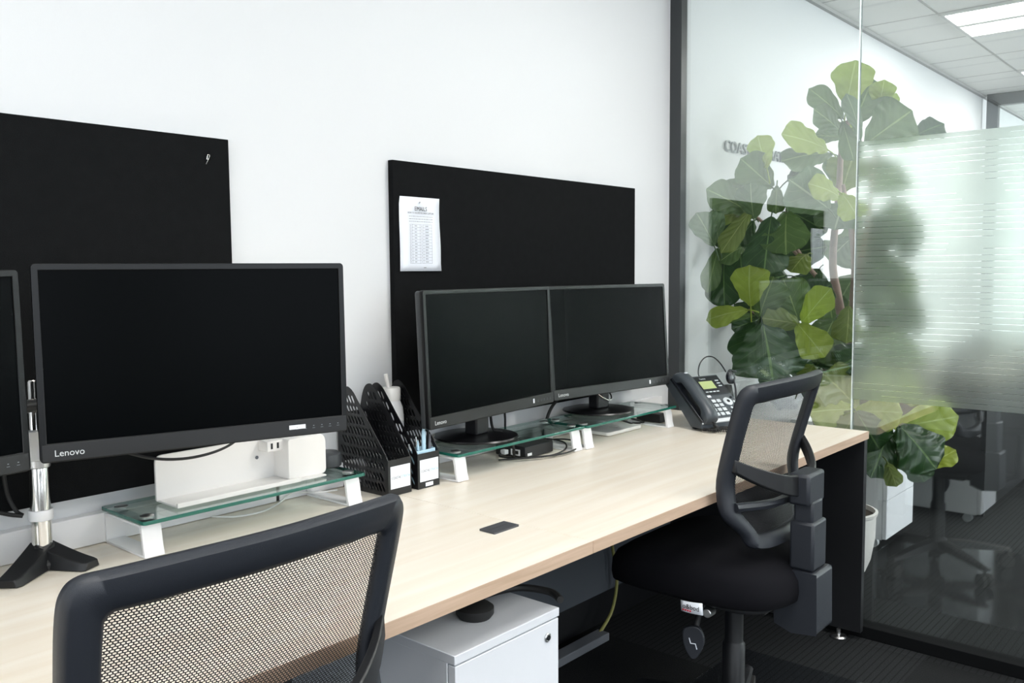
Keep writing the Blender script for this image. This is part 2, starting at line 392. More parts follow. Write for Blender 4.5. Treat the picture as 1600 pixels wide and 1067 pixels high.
# troffer lamps (two diffuser strips each)
def lamp(x, y, label, first=[None]):
    if first[0] is None:
        t = thing('ceiling_light', label, 'ceiling light', (x, y, H), 0, 'ceiling light panels')
        obj('frame', xf(plate([[(-.3,-.6),(.3,-.6),(.3,.6),(-.3,.6)], [(-.275,-.575),(-.025,-.575),(-.025,.575),(-.275,.575)], [(.025,-.575),(.275,-.575),(.275,.575),(.025,.575)]], .012), T(0,0,-.008)), M['ceil'], t)
        obj('diffuser', bx(-.276, -.024, -.576, .576, -.011, -.004), M['lamp'], t)
        obj('diffuser', bx(.024, .276, -.576, .576, -.011, -.004), M['lamp'], t)
        first[0] = t; return t
    return dup(first[0], label, (x, y, H))
lamp(5.37, -1.0, 'white twin strip ceiling light in the glass room, nearest the glass partition')
lamp(7.17, -1.0, 'white twin strip ceiling light at the far end of the glass room')
for x in (-0.03, 2.37): 
    for y in (-1.6, -3.4): lamp(x, y, 'white twin strip ceiling light %s the %s desk' % ('above' if y > -2 else 'behind the viewer, in line with', 'left' if x < 1 else 'right'))
for x in (3.57, 5.97): lamp(x, -3.4, 'white twin strip ceiling light in the window half of the glass room, %s partition' % ('close to' if x < 4 else 'far from'))  # unseen lamps added to lift the brightness of the glass room
lamp(9.57, -3.4, 'white twin strip ceiling light deep in the room beyond the far partition')  # this lamp and the next two are added, unseen, to light the far room
lamp(10.77, -1.6, 'white twin strip ceiling light at the very far end beyond the far partition')
lamp(9.57, -1.6, 'white twin strip ceiling light beyond the far glass partition')

# glass partition 1 (x = XG)
gp = obj('window_1', bx(XG-.035, XG+.035, -5.2, -.0, 0, .042), M['sill'], bevel=.002); gp['kind'] = 'structure'
obj('wall_channel', box(bx(XG-.03, XG+.012, -.05, 0, .042, H), XG+.014, XG+.035, -.035, 0, .042, H), M['black_metal'], gp)
obj('head_channel', bx(XG-.03, XG+.03, -5.2, 0, H-.04, H), M['black_metal'], gp)
def pane(y0, y1):
    bm = BM(); box(bm, XG-.005, XG+.005, y0, y1, .04, H-.03)
    for f in bm.faces:
        if abs(f.normal.x if f.normal.length else 0) < .5: f.material_index = 1
    bm.normal_update()
    for f in bm.faces: f.material_index = 0 if abs(f.normal.x) > .5 else 1
    return obj('pane', bm, None, gp, mats=[M['glass'], M['glassedge']])
pane(-.7175, -.01); pane(-2.0, -.7225); pane(-3.6, -2.005); pane(-5.2, -3.605)
obj('joint_seal', bx(XG-.0055, XG+.0055, -.7225, -.7175, .042, H-.04), mat('clear_silicone', (.80, .90, .90), .15, spec=.6), gp)
fo = obj('frosted_film', bx(XG-.0075, XG-.0055, -2.0, -.7225, .83, 1.71), M['film'], gp); fo['label'] = 'frosted privacy film with thin clear stripes'
fo2 = obj('frosted_film', bx(XG-.0075, XG-.0055, -3.6, -2.005, .83, 1.71), M['film'], gp)
# far partition (x = XF)
fp = obj('window_6', bx(XF, XF+.06, -5.2, 0, 0, .05), M['black_metal']); fp['kind'] = 'structure'
obj('stile', bx(XF, XF+.06, -.12, -.04, .05, H), M['black_metal'], fp)
obj('top_rail', bx(XF, XF+.06, -5.2, -.04, H-.09, H-.002), M['black_metal'], fp)
obj('pane', bx(XF+.025, XF+.033, -5.2, -.12, .05, H-.09), M['glass'], fp)

# wall lettering inside the glass room
wl = thing('wall_lettering', 'dark COASTAL STRATA lettering fixed to the white wall behind the fig', 'lettering', (3.488, -.006, 1.788))
me = text('COASTAL', 0.068, 0.004, sx=1.12); xf(me, XZ); w_c = max(v.co.x for v in me.vertices); obj('word', me, M['letter'], wl)
me = text('STRATA', 0.068, 0.004, sx=1.12); xf(me, T(w_c+.022, 0, 0) @ XZ); obj('word', me, M['letter'], wl)

# ================================================================== DESKS
def desk(x0, x1, label, panel_right=True, panel_left=False):
    t = thing('office_desk', label, 'desk', (x0, -.795, 0)); W = x1-x0
    bm = BM(); box(bm, 0, W, .002, .79, .704, .7295)
    obj('desktop', bm, M['wood'], t, bevel=.0008)
    obj('edge_band', bx(0, W, 0, .002, .704, .7295), M['edge'], t)
    obj('modesty_beam', bx(.05, W-.05, .66, .69, .62, .70), M['black'], t)
    if panel_right:
        obj('end_panel', bx(W-.027, W-.001, .004, .745, .03, .704), M['black'], t, bevel=.001)
        for y in (.075, .70):
            f = lathe(BM(), [(.026, 0), (.028, .004), (.024, .009), (.007, .012), (.007, .03)], 24, (W-.035, y, 0))
            obj('foot', f, M['steel'], t, smooth=True)
    if panel_left:
        obj('end_panel', bx(.002, .03, .10, .745, .0, .704), M['black'], t)
    return t
d2 = desk(1.4415, 3.035, 'right-hand maple-topped desk ending at the glass partition', True)
d1 = desk(-.16, 1.4400, 'left-hand maple-topped desk with a square black cable port', False)
d0 = desk(-1.765, -.1615, 'maple-topped desk at the far left outside the frame edge', False, True)
# frame leg shared at the seam belongs to the left desk
obj('leg', bx(1.53, 1.60, .40, .47, 0.0, .704), M['black'], d1)
gm = obj('cable_port', xf(plate([rrect(-.04, .04, -.0225, .0225, .003)], .004), T(1.385+.16, -.487-.1+.795, .7312)), M['grommet'], d1, bevel=.0006)
gm['label'] = 'black rectangular cable port'
obj('flap_line', bx(1.385+.16-.03, 1.385+.16+.03, .2095, .2103, .7331, .7334), M['black'], gm)
# white duct along the wall at desk height
t = thing('cable_duct', 'white wall duct running along the back of the desks', 'cable duct', (.30, -.028, .7305))
for a, b in ((0, .905), (.914, 1.9), (1.903, 2.66)): obj('cover', bx(a, b, 0, .026, 0, .062), M['white'], t, bevel=.002)
obj('core', bx(.01, 2.65, .004, .026, .002, .058), M['black'], t)

# ================================================================== PINBOARDS
def pinboard(x0, x1, z0, z1, label):
    t = thing('pinboard', label, 'pinboard', (x0, 0, z0), group='black felt pinboards on the white wall')
    obj('felt_panel', bx(0, x1-x0, -.020, -.001, 0, z1-z0), M['pin'], t, bevel=.0015)
    return t
pinboard(-.085, 1.111, .83, 1.582, 'black pinboard on the wall behind the large left monitor')
pinboard(1.60, 2.777, .84, 1.581, 'black pinboard with the pinned white notice, behind the monitor pair')
sp = tube(BM(), [(0,0,0), (.004,-.004,.012), (.007,-.004,.018), (.003,-.003,.020), (.001,-.002,.010)], .0012)
t = obj('pushpin', sp, M['chrome'], smooth=True, loc=(1.054, -.0195, 1.523)); tag(t, 'small metal hook pin in the upper right of the left pinboard', 'pin')
# notice
t = thing('paper_notice', 'white EMAILS notice sheet pinned to the right-hand pinboard', 'notice', (1.618, -.0212, 1.283))
bm = BM(); PW, PH = .152, .203; n = 10; g_ = []
for j in range(n+1):
    row = []
    for i in range(7):
        u, v = i/6, j/n
        row.append(bm.verts.new((u*PW+(.003*(1-u) if v > .95 else 0), -.0022-.0025*math.sin(v*6)*(.4+u*.6)-.004*max(0, .12-v)*8*u, v*PH)))
    g_.append(row)
for j in range(n):
    for i in range(6): bm.faces.new((g_[j][i], g_[j][i+1], g_[j+1][i+1], g_[j+1][i]))
so = obj('sheet', bm, M['paper'], t, smooth=True); md = so.modifiers.new('s', 'SOLIDIFY'); md.thickness = .0003
yy = -.0062
def tx(s, size, x, z, m='ink', sx=1, al='CENTER', par=None): return xf(text(s, size, .0001, al, sx), T(x, yy, z) @ XZ)
tt = obj('heading', tx('EMAILS', .0165, .076, .1655, sx=.9), M['ink'], t)
obj('heading', tx('HOW TO ENSURE RECORDS CAPTURE', .0062, .076, .1575, sx=.9), M['ink'], t)
bm = BM()
for z in (.150, .143, .136): 
    x = .032
    while x < .118:
        l = random.uniform(.003, .010); box(bm, x, min(x+l, .12), yy-.0001, yy, z-.0006, z+.0006); x += l+.0022
for k in range(14):
    z = .128-k*.0082; box(bm, .035, .117, yy-.0001, yy, z-.00025, z+.00025)
    if k < 13:
        for x, l in ((.037, .003), (.052, .010), (.077, .004), (.092, .014)):
            box(bm, x, x+l*random.uniform(.7, 1), yy-.0001, yy, z-.0048, z-.0034)
for x in (.035, .044, .072, .085, .117): box(bm, x-.00025, x+.00025, yy-.0001, yy, .128-13*.0082, .128)
box(bm, .084, .094, yy-.0001, yy, .009, .0105)
obj('printed_table', bm, M['inkgrey'], t)
obj('pin', cyl(BM(), (.076, -.002, .189), (.076, -.008, .189), .002, .0025, 12), M['steel'], t)

# ================================================================== MONITORS
def monitor(name, label, pos, yaw, tilt, stand_h=None, sticker=None, pos_off=0.0, W=.54, Hh=.33, logo_x=.02, bright=.9):
    """pos = bottom centre of the front face"""
    t = thing('monitor', label, 'monitor', pos if stand_h is None else (pos[0], pos[1], pos[2]-stand_h), yaw, 'black widescreen monitors')
    base = 0 if stand_h is None else stand_h
    K = T(0, 0, base) @ RX(-tilt)
    fr = plate([rrect(-W/2, W/2, 0, Hh, .006), [(-W/2+.009, .030), (W/2-.009, .030), (W/2-.009, Hh-.009), (-W/2+.009, Hh-.009)]], .012, .001)
    obj('bezel', xf(fr, K @ T(0, .006, 0) @ XZ), M['bezeldark'], t)
    lbz = bx(-W/2+.002, W/2-.002, -.0012, .003, .001, .0295); lbz.transform(K); obj('lower_bezel', lbz, M['bezel'], t, bevel=.0006)
    sh = BM(); bmesh.ops.create_grid(sh, x_segments=1, y_segments=1, size=.5); sh.free()
    shell = plate([rrect(-W/2+.0022, W/2-.0022, .0022, Hh-.0022, .006)], .016, .002)
    s = obj('rear_shell', xf(shell, K @ T(0, .020, 0) @ XZ), M['bezelshell'], t)
    hump = BM(); box(hump, -.16, .16, .028, .05, .06, .26)
    hump.transform(K); obj('rear_housing', hump, M['black'], s, bevel=.006)
    sc = bx(-W/2+.009, W/2-.009, .0022, .004, .030, Hh-.009); sc.transform(K); obj('screen', sc, M['screen'], t)
    lg = text('Lenovo', .0155, .0002); xf(lg, K @ T(-W/2+logo_x, -.0014, .009) @ XZ); obj('logo', lg, M['logogrey'], t)
    bb = BM()
    for k in range(6):
        x = W/2-.02-.0165*k
        box(bb, x-.0025, x+.0025, -.0018, -.001, .012, .0128)
        box(bb, x-.0012, x+.0012, -.0018, -.001, .016, .0175)
    bb.transform(K); obj('buttons', bb, M['inkgrey'], t)
    if sticker:
        x0, x1, z0, z1 = sticker; st = bx(x0, x1, -.0018, -.001, z0, z1); st.transform(K); so = obj('sticker', st, M['paper'], t); so['label'] = 'white sticker on lower bezel'
    if stand_h is not None:
        # round foot centred behind the panel, neck rising to the housing
        c = (0, .076, 0)
        obj('base', lathe(BM(), [(.118, 0.0), (.121, .003), (.118, .007), (.03, .0115), (.001, .0118)], 48, c), M['black_gloss'], t, smooth=True)
        nk = BM(); pass
        nk2 = box(nk, -.030, .030, .052, .095, .010, stand_h+.20)
        obj('neck', nk2, M['black'], t, bevel=.006)
    return t
SH = .0715
m1 = monitor('monitor', 'large black monitor on the steel pole, in front of the left pinboard', (.836, -.368, .968), -16.36, .9, None, (.152, .184, .013, .021))
m2 = monitor('monitor', 'black monitor on a round base, left of the pair on the glass shelves', (1.819, -.193, .881), 5.5, 2.6, SH, (.177, .184, .010, .023), W=.578, Hh=.353)
m3 = monitor('monitor', 'black monitor on a round base, right of the pair on the glass shelves', (2.412, -.184, .881), -6.5, 4.2, SH, (.177, .184, .010, .023), W=.578, Hh=.353)
m0 = monitor('monitor', 'black monitor cut off by the left edge of the photo', (.297, -.322, .958), 8.5, 1.5, None, None)

# steel pole stand carrying the two left monitors
t = thing('monitor_pole_stand', 'chrome pole monitor stand with black splayed base on the left desk', 'monitor stand', (.652, -.078, .7305))
bm = lathe(BM(), [(.046, 0), (.046, .012), (.034, .026), (.021, .036), (.0205, .04)], 32)
for (tx_, ty_) in ((.052, -.094), (-.095, -.086)):
    d = Vector((tx_, ty_, 0)); L_ = d.length; d.normalize(); s = Vector((-d.y, d.x, 0)); prev = None; n = 10
    for i in range(n+1):
        f = i/n; p = d*L_*f; wd = .030*(1-f)+.024*f; top = .030*(1-f)**1.3+.014
        if i == n: wd *= .8
        ring = [bm.verts.new(p+s*wd), bm.verts.new(p+s*wd*.75+Vector((0,0,top))), bm.verts.new(p-s*wd*.75+Vector((0,0,top))), bm.verts.new(p-s*wd)]
        if prev:
            for k in range(4): bm.faces.new((prev[k], prev[(k+1)%4], ring[(k+1)%4], ring[k]))
        else: bm.faces.new(ring)
        prev = ring
    bm.faces.new(prev[::-1])
obj('base', bm, M['black'], t, smooth=True, bevel=.002)
obj('pole', lathe(BM(), [(.0178, .03), (.0178, .352), (.016, .355), (.004, .356)], 40), M['chrome'], t, smooth=True)
obj('cable_band', lathe(BM(), [(.0205, .088), (.0215, .09), (.0215, .106), (.0205, .108)], 32), M['white'], t, smooth=True)
bm = bx(-.024, .024, -.028, .020, .205, .262)
cl = obj('clamp', bm, M['silver'], t, bevel=.003)
obj('collar', lathe(BM(), [(.019, .188), (.021, .19), (.021, .203), (.019, .205)], 32), M['steel'], t, smooth=True)
bm = BM()
cyl(bm, (0, -.02, .31), (.19, -.2, .31), .012); box(bm, .16, .22, -.245, -.20, .28, .35)
cyl(bm, (0, -.02, .31), (-.30, -.165, .31), .012); box(bm, -.33, -.27, -.205, -.16, .28, .35)
obj('arm', bm, M['black'], t)

# ================================================================== GLASS SHELF RISERS
def leg_mesh():
    # side view (y,z): y=0 front, y=.165 back; z 0..062 ; flat strip loop
    out = smoothpts([(.004,0,0), (.085,0,0), (.160,0,0), (.167,.008,0), (.166,.05,0), (.160,.062,0), (.085,.0625,0), (.022,.0625,0), (.010,.058,0), (.003,.02,0), (-.001,.004,0)], 5, True)
    inn = smoothpts([(.012,.0045,0), (.085,.0045,0), (.157,.0045,0), (.1625,.01,0), (.1615,.05,0), (.157,.0575,0), (.085,.058,0), (.026,.058,0), (.0165,.053,0), (.0095,.02,0), (.0075,.008,0)], 5, True)
    return plate([[(p.x, p.y) for p in out], [(p.x, p.y) for p in inn]], .040)
def riser(x0, W, y0, label):
    t = thing('glass_shelf_riser', label, 'monitor riser', (x0, y0, .7300), group='glass monitor risers with white legs')
    bm = BM(); prof = rrect(0, W, 0, .182, .006); 
    gl = plate([prof], .008, .0008); xf(gl, T(0, 0, .0715))
    o = obj('glass_shelf', gl, None, t, mats=[M['shelfglass'], M['shelfedge']])
    for p in gl.polygons: p.material_index = 0 if abs(p.normal.z) > .9 else 1
    for lx in (.024, W-.024):
        l = obj('leg', xf(leg_mesh(), T(lx, .010, .0005) @ YZ), M['white'], t, smooth=True, angle=30)
        for py in (.035, .145):
            obj('pad', lathe(BM(), [(.013, .0632), (.0135, .0645), (.0135, .0672), (.013, .0673)], 24, (lx, py, 0)), M['steel'], l, smooth=True)
            obj('pad', lathe(BM(), [(.013, .0757), (.0135, .0765), (.0135, .0778), (.012, .0786)], 24, (lx, py, 0)), M['steel'], l, smooth=True)
    return t
riser(.789, .545, -.205, 'glass shelf riser under the large left monitor, carrying the white power box')
riser(1.620, .553, -.236, 'glass shelf riser under the left monitor of the pair')
riser(2.177, .528, -.243, 'glass shelf riser under the right monitor of the pair')
riser(-.014, .545, -.205, 'glass shelf riser cut off by the left edge of the photo')

# ================================================================== WHITE POWER BOX on the first riser
t = thing('desk_power_box', 'white power and USB box standing on the left glass riser', 'power box', (.872, -.178, .8090))
me = plate([rrect(0, .385, .0005, .096, (.006, .014, .014, .006))], .006, .001); obj('back_panel', xf(me, T(0, .085, 0) @ XZ), M['whiteplastic'], t)
obj('tray', bx(.002, .372, .004, .088, 0, .004), M['whiteplastic'], t, bevel=.001)
obj('front_lip', bx(.002, .30, .001, .006, 0, .010), M['whiteplastic'], t, bevel=.001)
me = plate([rrect(.285, .385, .004, .094, (.010, .016, .004, .004))], .060, .002); obj('socket_block', xf(me, T(0, .054, 0) @ XZ), M['whiteplastic'], t, smooth=True)
sb = bx(.300, .378, .030, .075, .0935, .0955)
so = obj('socket_strip', sb, M['white'], t, bevel=.001)
bm = BM()
for k in range(4): box(bm, .306+k*.017, .314+k*.017, .040, .044, .0954, .0958); box(bm, .306+k*.017, .314+k*.017, .052, .056, .0954, .0958)
obj('socket_slots', bm, M['inkgrey'], so)
ub = obj('usb_module', bx(.243, .286, .046, .082, .070, .094), M['whiteplastic'], t, bevel=.002)
bm = BM(); box(bm, .252, .257, .0452, .0462, .076, .089); box(bm, .268, .273, .0452, .0462, .076, .089); obj('usb_ports', bm, M['black'], ub)
obj('cable_hole', cyl(BM(), (.238, .0805, .055), (.238, .0815, .055), .004, n=20), M['inkgrey'], t)

# ================================================================== CAMERA-SIDE: pedestal under the left desk
def pedestal(label, loc, rz=0, W=.30, D=.50, Hh=.598, lock=True, group='white mobile drawer pedestals'):
    t = thing('drawer_pedestal', label, 'drawer unit', loc, rz, group)
    bm = BM(); box(bm, 0, W, .020, D, .05, Hh-.018); obj('body', bm, M['whitecab'], t, bevel=.001)
    obj('top', bx(-.001, W+.001, -.001, D, Hh-.018, Hh), M['whitecab'], t, bevel=.0015)
    zs = [(Hh-.021-.15, Hh-.021), (Hh-.021-.153-.15, Hh-.021-.153), (.055, Hh-.021-.306)]
    for i, (a, b) in enumerate(zs):
        d = obj('drawer', bx(.001, W-.001, 0, .018, a, b), M['whitecab'], t, bevel=.0012)
        if i == 0 and lock:
            k = lathe(BM(), [(.0095, 0), (.0095, .002), (.0075, .0035), (.0001, .003)], 28); k.transform(T(W-.037, 0, b-.030) @ RX(90))
            lk = obj('lock', k, M['steel'], d, smooth=True)
            k = lathe(BM(), [(.0052, .0), (.0052, .0047), (.0001, .0046)], 20); k.transform(T(W-.037, 0, b-.030) @ RX(90)); obj('key_barrel', k, M['black'], lk)
    for x in (.05, W-.05):
        for y in (.07, D-.06):
            c = cyl(BM(), (x-.012, y, .022), (x+.012, y, .022), .022); box(c, x-.008, x+.008, y-.01, y+.01, .03, .05)
            obj('caster', c, M['silver'], t, smooth=True)
    return t
pedestal('white mobile drawer pedestal with a lock under the left desk', (1.080, -.752, 0))

# ================================================================== CHAIRS
def backrest(t, zb, zt, whalf_top, whalf_bot, prof, curv, band, netdrop=0.0):
    """closed frame loop + net. prof(z)-> y offset"""
    def pos(x, z, dy=0):
        return Vector((x, prof(z)+curv*(x/.23)**2+dy, z))
    def outline(inset):
        # rounded trapezoid outline in x,z ; list of (x,z)
        zt_, zb_ = zt-inset*1.2, zb+inset*.9
        wt, wb = whalf_top-inset, whalf_bot-inset*.9
        zm = zb+.16; wm = whalf_top*.955-inset
        r = max(.036-inset*.5, .010)
        base = [(-wb+r*1.6, zb_), (-wb+r*.5, zb_+r*.3), (-wb, zb_+r*1.2), (-wm+.004, (zb_+zm)/2+.01), (-wm, zm), (-wt+.003, (zm+zt_)/2), (-wt, zt_-r*1.3), (-wt+r*.12, zt_-r*.45), (-wt+r*.5, zt_-r*.08), (-wt+r*1.3, zt_)]
        k = [(-wt*.45, zt_+.004)]
        full = base+k+[(0, zt_+.005)]
        full += [(-x, z) for x, z in reversed(base+k)]
        full += [(wb*.4, zb_-.003), (-wb*.4, zb_-.003)]
        return [(p.x, p.y) for p in smoothpts([(x, z, 0) for x, z in full], 5, True)]
    o = outline(0); i_ = outline(band)
    n = len(o); bm = BM(); rings = []
    # section: outer-back, outer-front, inner-front, inner-back with soft rounding
    for k in range(n):
        (xo, zo), (xi, zi) = o[k], i_[k]
        def P(f, dy): x = xo+(xi-xo)*f; z = zo+(zi-zo)*f; return pos(x, z, dy)
        rings.append([bm.verts.new(P(f, dy)) for f, dy in ((0, -.002), (.0, .010), (.10, .017), (.5, .019), (.92, .012), (1, .006), (1, -.004), (.86, -.010), (.5, -.014), (.12, -.012))])
    for k in range(n):
        A, B = rings[k], rings[(k+1)%n]; m = len(A)
        for j in range(m): bm.faces.new((A[j], A[(j+1)%m], B[(j+1)%m], B[j]))
    obj('backrest_frame', bm, M['chairplastic'], t, smooth=True, angle=60)
    # net: grid in normalised coords clipped by the mid-band outline
    bm = BM(); uvl = bm.loops.layers.uv.new('UVMap'); mid = outline(band*.7)
    nz = 34; nx = 22; z0 = min(p[1] for p in mid)+.001; z1 = max(p[1] for p in mid)-.001
    def half(z):
        xsn = []
        for a, b in zip(mid, mid[1:]+mid[:1]):
            if (a[1]-z)*(b[1]-z) <= 0 and a[1] != b[1]: xsn.append(abs(a[0]+(b[0]-a[0])*(z-a[1])/(b[1]-a[1])))
        return max(xsn) if xsn else .1
    grid = []; s = 0; lastz = None
    for j in range(nz+1):
        z = z0+(z1-z0)*j/nz; h = half(z); grid.append([(bm.verts.new(pos(h*(2*i/nx-1), z, .004)), (h*(2*i/nx-1), z)) for i in range(nx+1)])
    for j in range(nz):
        for i in range(nx):
            q = (grid[j][i], grid[j][i+1], grid[j+1][i+1], grid[j+1][i]); f = bm.faces.new([a[0] for a in q])
            for lp, a in zip(f.loops, q): lp[uvl].uv = (a[1][0]+1, a[1][1])
    no = obj('backrest_net', bm, M['net'], t, smooth=True)
    return pos
def office_chair(label, loc, rz, dz=0.0, tagged=True, lean=.30):
    t = thing('office_chair', label, 'office chair', loc, rz, 'black mesh-back office chairs')
    sh = .0+dz
    # seat cushion (superellipse rings)
    bm = BM(); rings = []; n = 48; cy = .055; a_, b_ = .245, .255
    levels = [(.80, .455), (.93, .452), (.985, .462), (1.0, .485), (.99, .512), (.94, .532), (.82, .545), (.6, .552), (.3, .555), (.02, .555)]
    for s, z in levels:
        ring = []
        for k in range(n):
            th = 2*math.pi*k/n; e = 2/3.2
            x = a_*s*math.copysign(abs(math.cos(th))**e, math.cos(th)); y = b_*s*math.copysign(abs(math.sin(th))**e, math.sin(th))
            zz = z-.035*max(0, (y/b_))**3-.014*max(0, -y/b_)**3 + (.012*abs(x/a_)**2 if z > .5 else 0)
            ring.append(bm.verts.new((x, cy+y, zz+sh)))
        rings.append(ring)
    for A, B in zip(rings, rings[1:]):
        for k in range(n): bm.faces.new((A[k], A[(k+1)%n], B[(k+1)%n], B[k]))
    bm.faces.new(rings[0][::-1]); bm.faces.new(rings[-1])
    seat = obj('seat', bm, M['fabric'], t, smooth=True, angle=70)
    pan = BM(); rr = [(x, y) for x, y in rrect(-.20, .20, -.16, .24, .07, 6)]
    obj('seat_pan', xf(plate([rr], .016, .003), T(0, 0, .446+sh)), M['black'], t)
    # mechanism, column, base
    mech = bx(-.075, .075, -.12, .10, .395+sh, .440+sh); obj('tilt_mechanism', mech, M['black'], t, bevel=.008)
    col = lathe(BM(), [(.026, .06), (.026, .26+sh*.5), (.0285, .262+sh*.5), (.0285, .24+sh*.5)], 28)
    obj('gas_lift', lathe(BM(), [(.030, .075), (.030, .27), (.026, .275), (.0245, .28), (.0245, .40+sh)], 28), M['black'], t, smooth=True); col.free()
    bs = BM(); lathe(bs, [(.034, .055), (.042, .07), (.040, .115), (.032, .125)], 28)
    ends = []
    for k in range(5):
        a = R(18+72*k); d = Vector((math.cos(a), math.sin(a), 0)); s = Vector((-d.y, d.x, 0)); prev = None
        for i in range(9):
            f = i/8; p = d*(.03+.27*f); top = .118-.035*f**1.6; bot = .082-.012*f; wd = .026*(1-f)+.018*f
            ring = [bs.verts.new(p+s*wd+Vector((0,0,bot))), bs.verts.new(p+s*wd*.8+Vector((0,0,top-.006))), bs.verts.new(p+Vector((0,0,top))), bs.verts.new(p-s*wd*.8+Vector((0,0,top-.006))), bs.verts.new(p-s*wd+Vector((0,0,bot)))]
            if prev:
                for q in range(5): bs.faces.new((prev[q], prev[(q+1)%5], ring[(q+1)%5], ring[q]))
            else: bs.faces.new(ring)
            prev = ring
        bs.faces.new(prev[::-1]); ends.append((d*.285, a))
    obj('base', bs, M['black'], t, smooth=True, angle=50)
    for e, a in ends:
        c = BM(); s = Vector((-math.sin(a), math.cos(a), 0)); ce = Vector((e.x, e.y, .0275))
        cyl(c, ce+s*.006, ce+s*.024, .0275, n=24); cyl(c, ce-s*.024, ce-s*.006, .0275, n=24); cyl(c, ce-s*.006, ce+s*.006, .010)
        cyl(c, (e.x, e.y, .03), (e.x, e.y, .078), .007)
        obj('caster', c, M['rubber'], t, smooth=True)
    # backrest
    zb, zt = .585+sh, 1.005+sh; zm = .745+sh
    def prof(z):
        f = (z-zm)
        return -.105-(lean if f > 0 else .28)*(math.sqrt(f*f+.0012)-.0346)
    pos = backrest(t, zb, zt, .232, .175, prof, .040, .040)
    # spine bracket with arms to the frame sides, lumbar bar
    ym = prof(.74+sh)
    br = BM()
    for sgn in (-1, 1):
        pts = [(0, ym-.085, .735+sh), (sgn*.08, ym-.072, .745+sh), (sgn*.16, ym-.03, .775+sh), (sgn*.212, ym+.012, .805+sh)]
        pts = smoothpts(pts, 4); prev = None
        for i, p in enumerate(pts):
            f = i/(len(pts)-1); h = .030*(1-f)+.016*f
            ring = [br.verts.new(p+Vector((0, dy, dzz))) for dy, dzz in ((-.010, -h), (.008, -h), (.010, h), (-.008, h))]
            if prev:
                for q in range(4): br.faces.new((prev[q], prev[(q+1)%4], ring[(q+1)%4], ring[q]))
            else: br.faces.new(ring)
            prev = ring
        br.faces.new(prev[::-1])
    obj('backrest_arm_bracket', br, M['black'], t, bevel=.003)
    obj('bracket_block', bx(-.052, .052, ym-.115, ym-.060, .690+sh, .770+sh), M['chairplastic'], t, bevel=.008)
    lb = BM(); tube(lb, [(-.20, prof(.70+sh)+.015, .700+sh), (-.08, ym-.035, .695+sh), (.08, ym-.035, .695+sh), (.20, prof(.70+sh)+.015, .700+sh)], .012, 8)
    obj('lumbar_bar', lb, M['chairplastic'], t, smooth=True)
    # J-shaped upright
    sp1 = bx(-.034, .034, ym-.118, ym-.068, .640+sh, .700+sh); obj('upright', sp1, M['chairplastic'], t, bevel=.006)
    sp2 = bx(-.044, .044, ym-.125, ym-.062, .525+sh, .648+sh); obj('upright', sp2, M['chairplastic'], t, bevel=.007)
    me = plate([[(ym-.140, .370+sh), (ym-.075, .362+sh), (ym-.030, .378+sh), (ym-.025, .440+sh), (ym-.060, .445+sh), (ym-.062, .524+sh), (ym-.137, .524+sh)]], .104)
    obj('upright', xf(me, YZ), M['chairplastic'], t, bevel=.008)
    obj('connector', bx(-.03, .03, ym-.05, .0, .392+sh, .432+sh), M['black'], t)
    kn = BM(); cyl(kn, (-.19, -.03, .425+sh), (-.07, -.03, .425+sh), .006); obj('tilt_rod', kn, M['black'], t)
    kn = cyl(BM(), (-.215, -.03, .425+sh), (-.185, -.03, .425+sh), .0115, n=20); obj('tilt_knob', kn, M['steel'], t, smooth=True, bevel=.002)
    # height lever: bellows and paddle
    lv = BM(); tube(lv, [(-.06, .03, .42+sh), (-.12, .035, .40+sh), (-.16, .03, .35+sh)], .009, 10); obj('lever', lv, M['black'], t, smooth=True)
    pd = plate([[(p.x, p.y) for p in smoothpts([(-.020, .055, 0), (.012, .060, 0), (.026, .030, 0), (.016, -.002, 0), (0, -.020, 0), (-.016, .0, 0), (-.024, .030, 0)], 5, True)]], .014, .003)
    po = obj('lever_paddle', xf(pd, T(-.170, .03, .300+sh) @ RZ(-70+0) @ XZ), M['chairplastic'], t, smooth=True)
    ic = BM(); tube(ic, [(-.010, .0, .044), (-.006, 0, .030), (.006, 0, .030), (.010, 0, .016)], .0014, 6, smooth=0); ic.transform(T(-.170, .03, .290+sh) @ RZ(-70) @ T(0, -.0082, 0)); obj('seat_symbol', ic, M['paper'], po)
    if tagged:
        # white fabric tag on the left side seam
        bm = BM(); pr = []
        for i in range(7):
            f = i/6; pr.append((bm.verts.new((-.247-.006*math.sin(f*2.6), -.035+.058*f, .462+sh-.004*f)), bm.verts.new((-.252-.004*math.sin(f*3), -.040+.060*f, .434+sh-.002*f))))
        for a, b in zip(pr, pr[1:]): bm.faces.new((a[0], b[0], b[1], a[1]))
        tg = obj('fabric_tag', bm, M['paper'], t, smooth=True); md = tg.modifiers.new('s', 'SOLIDIFY'); md.thickness = .0008; md.offset = 0
        tg['label'] = 'white fabric maker tag with red dots'
        tm = text('o&bod', .017, .0002, 'CENTER'); xf(tm, T(-.2575, -.009, .447+sh) @ RZ(-90) @ XZ @ T(0, -.004, 0)); obj('tag_lettering', tm, M['ink'], tg)
        rd = BM()
        for k in range(4): cyl(rd, (-.2565, .012-.0065*k, .4385+sh), (-.2580, .012-.0065*k, .4385+sh), .0021, n=10)
        obj('tag_dots', rd, M['inkred'], tg)
    return t
office_chair('black mesh-back office chair pulled up to the right-hand desk', (2.140, -.757, .0037), 1)
office_chair('black mesh-back office chair in the foreground at the left desk', (.600, -.772, 0), 1, dz=-.037, lean=.26, tagged=False).scale = (1.03, 1, 1)

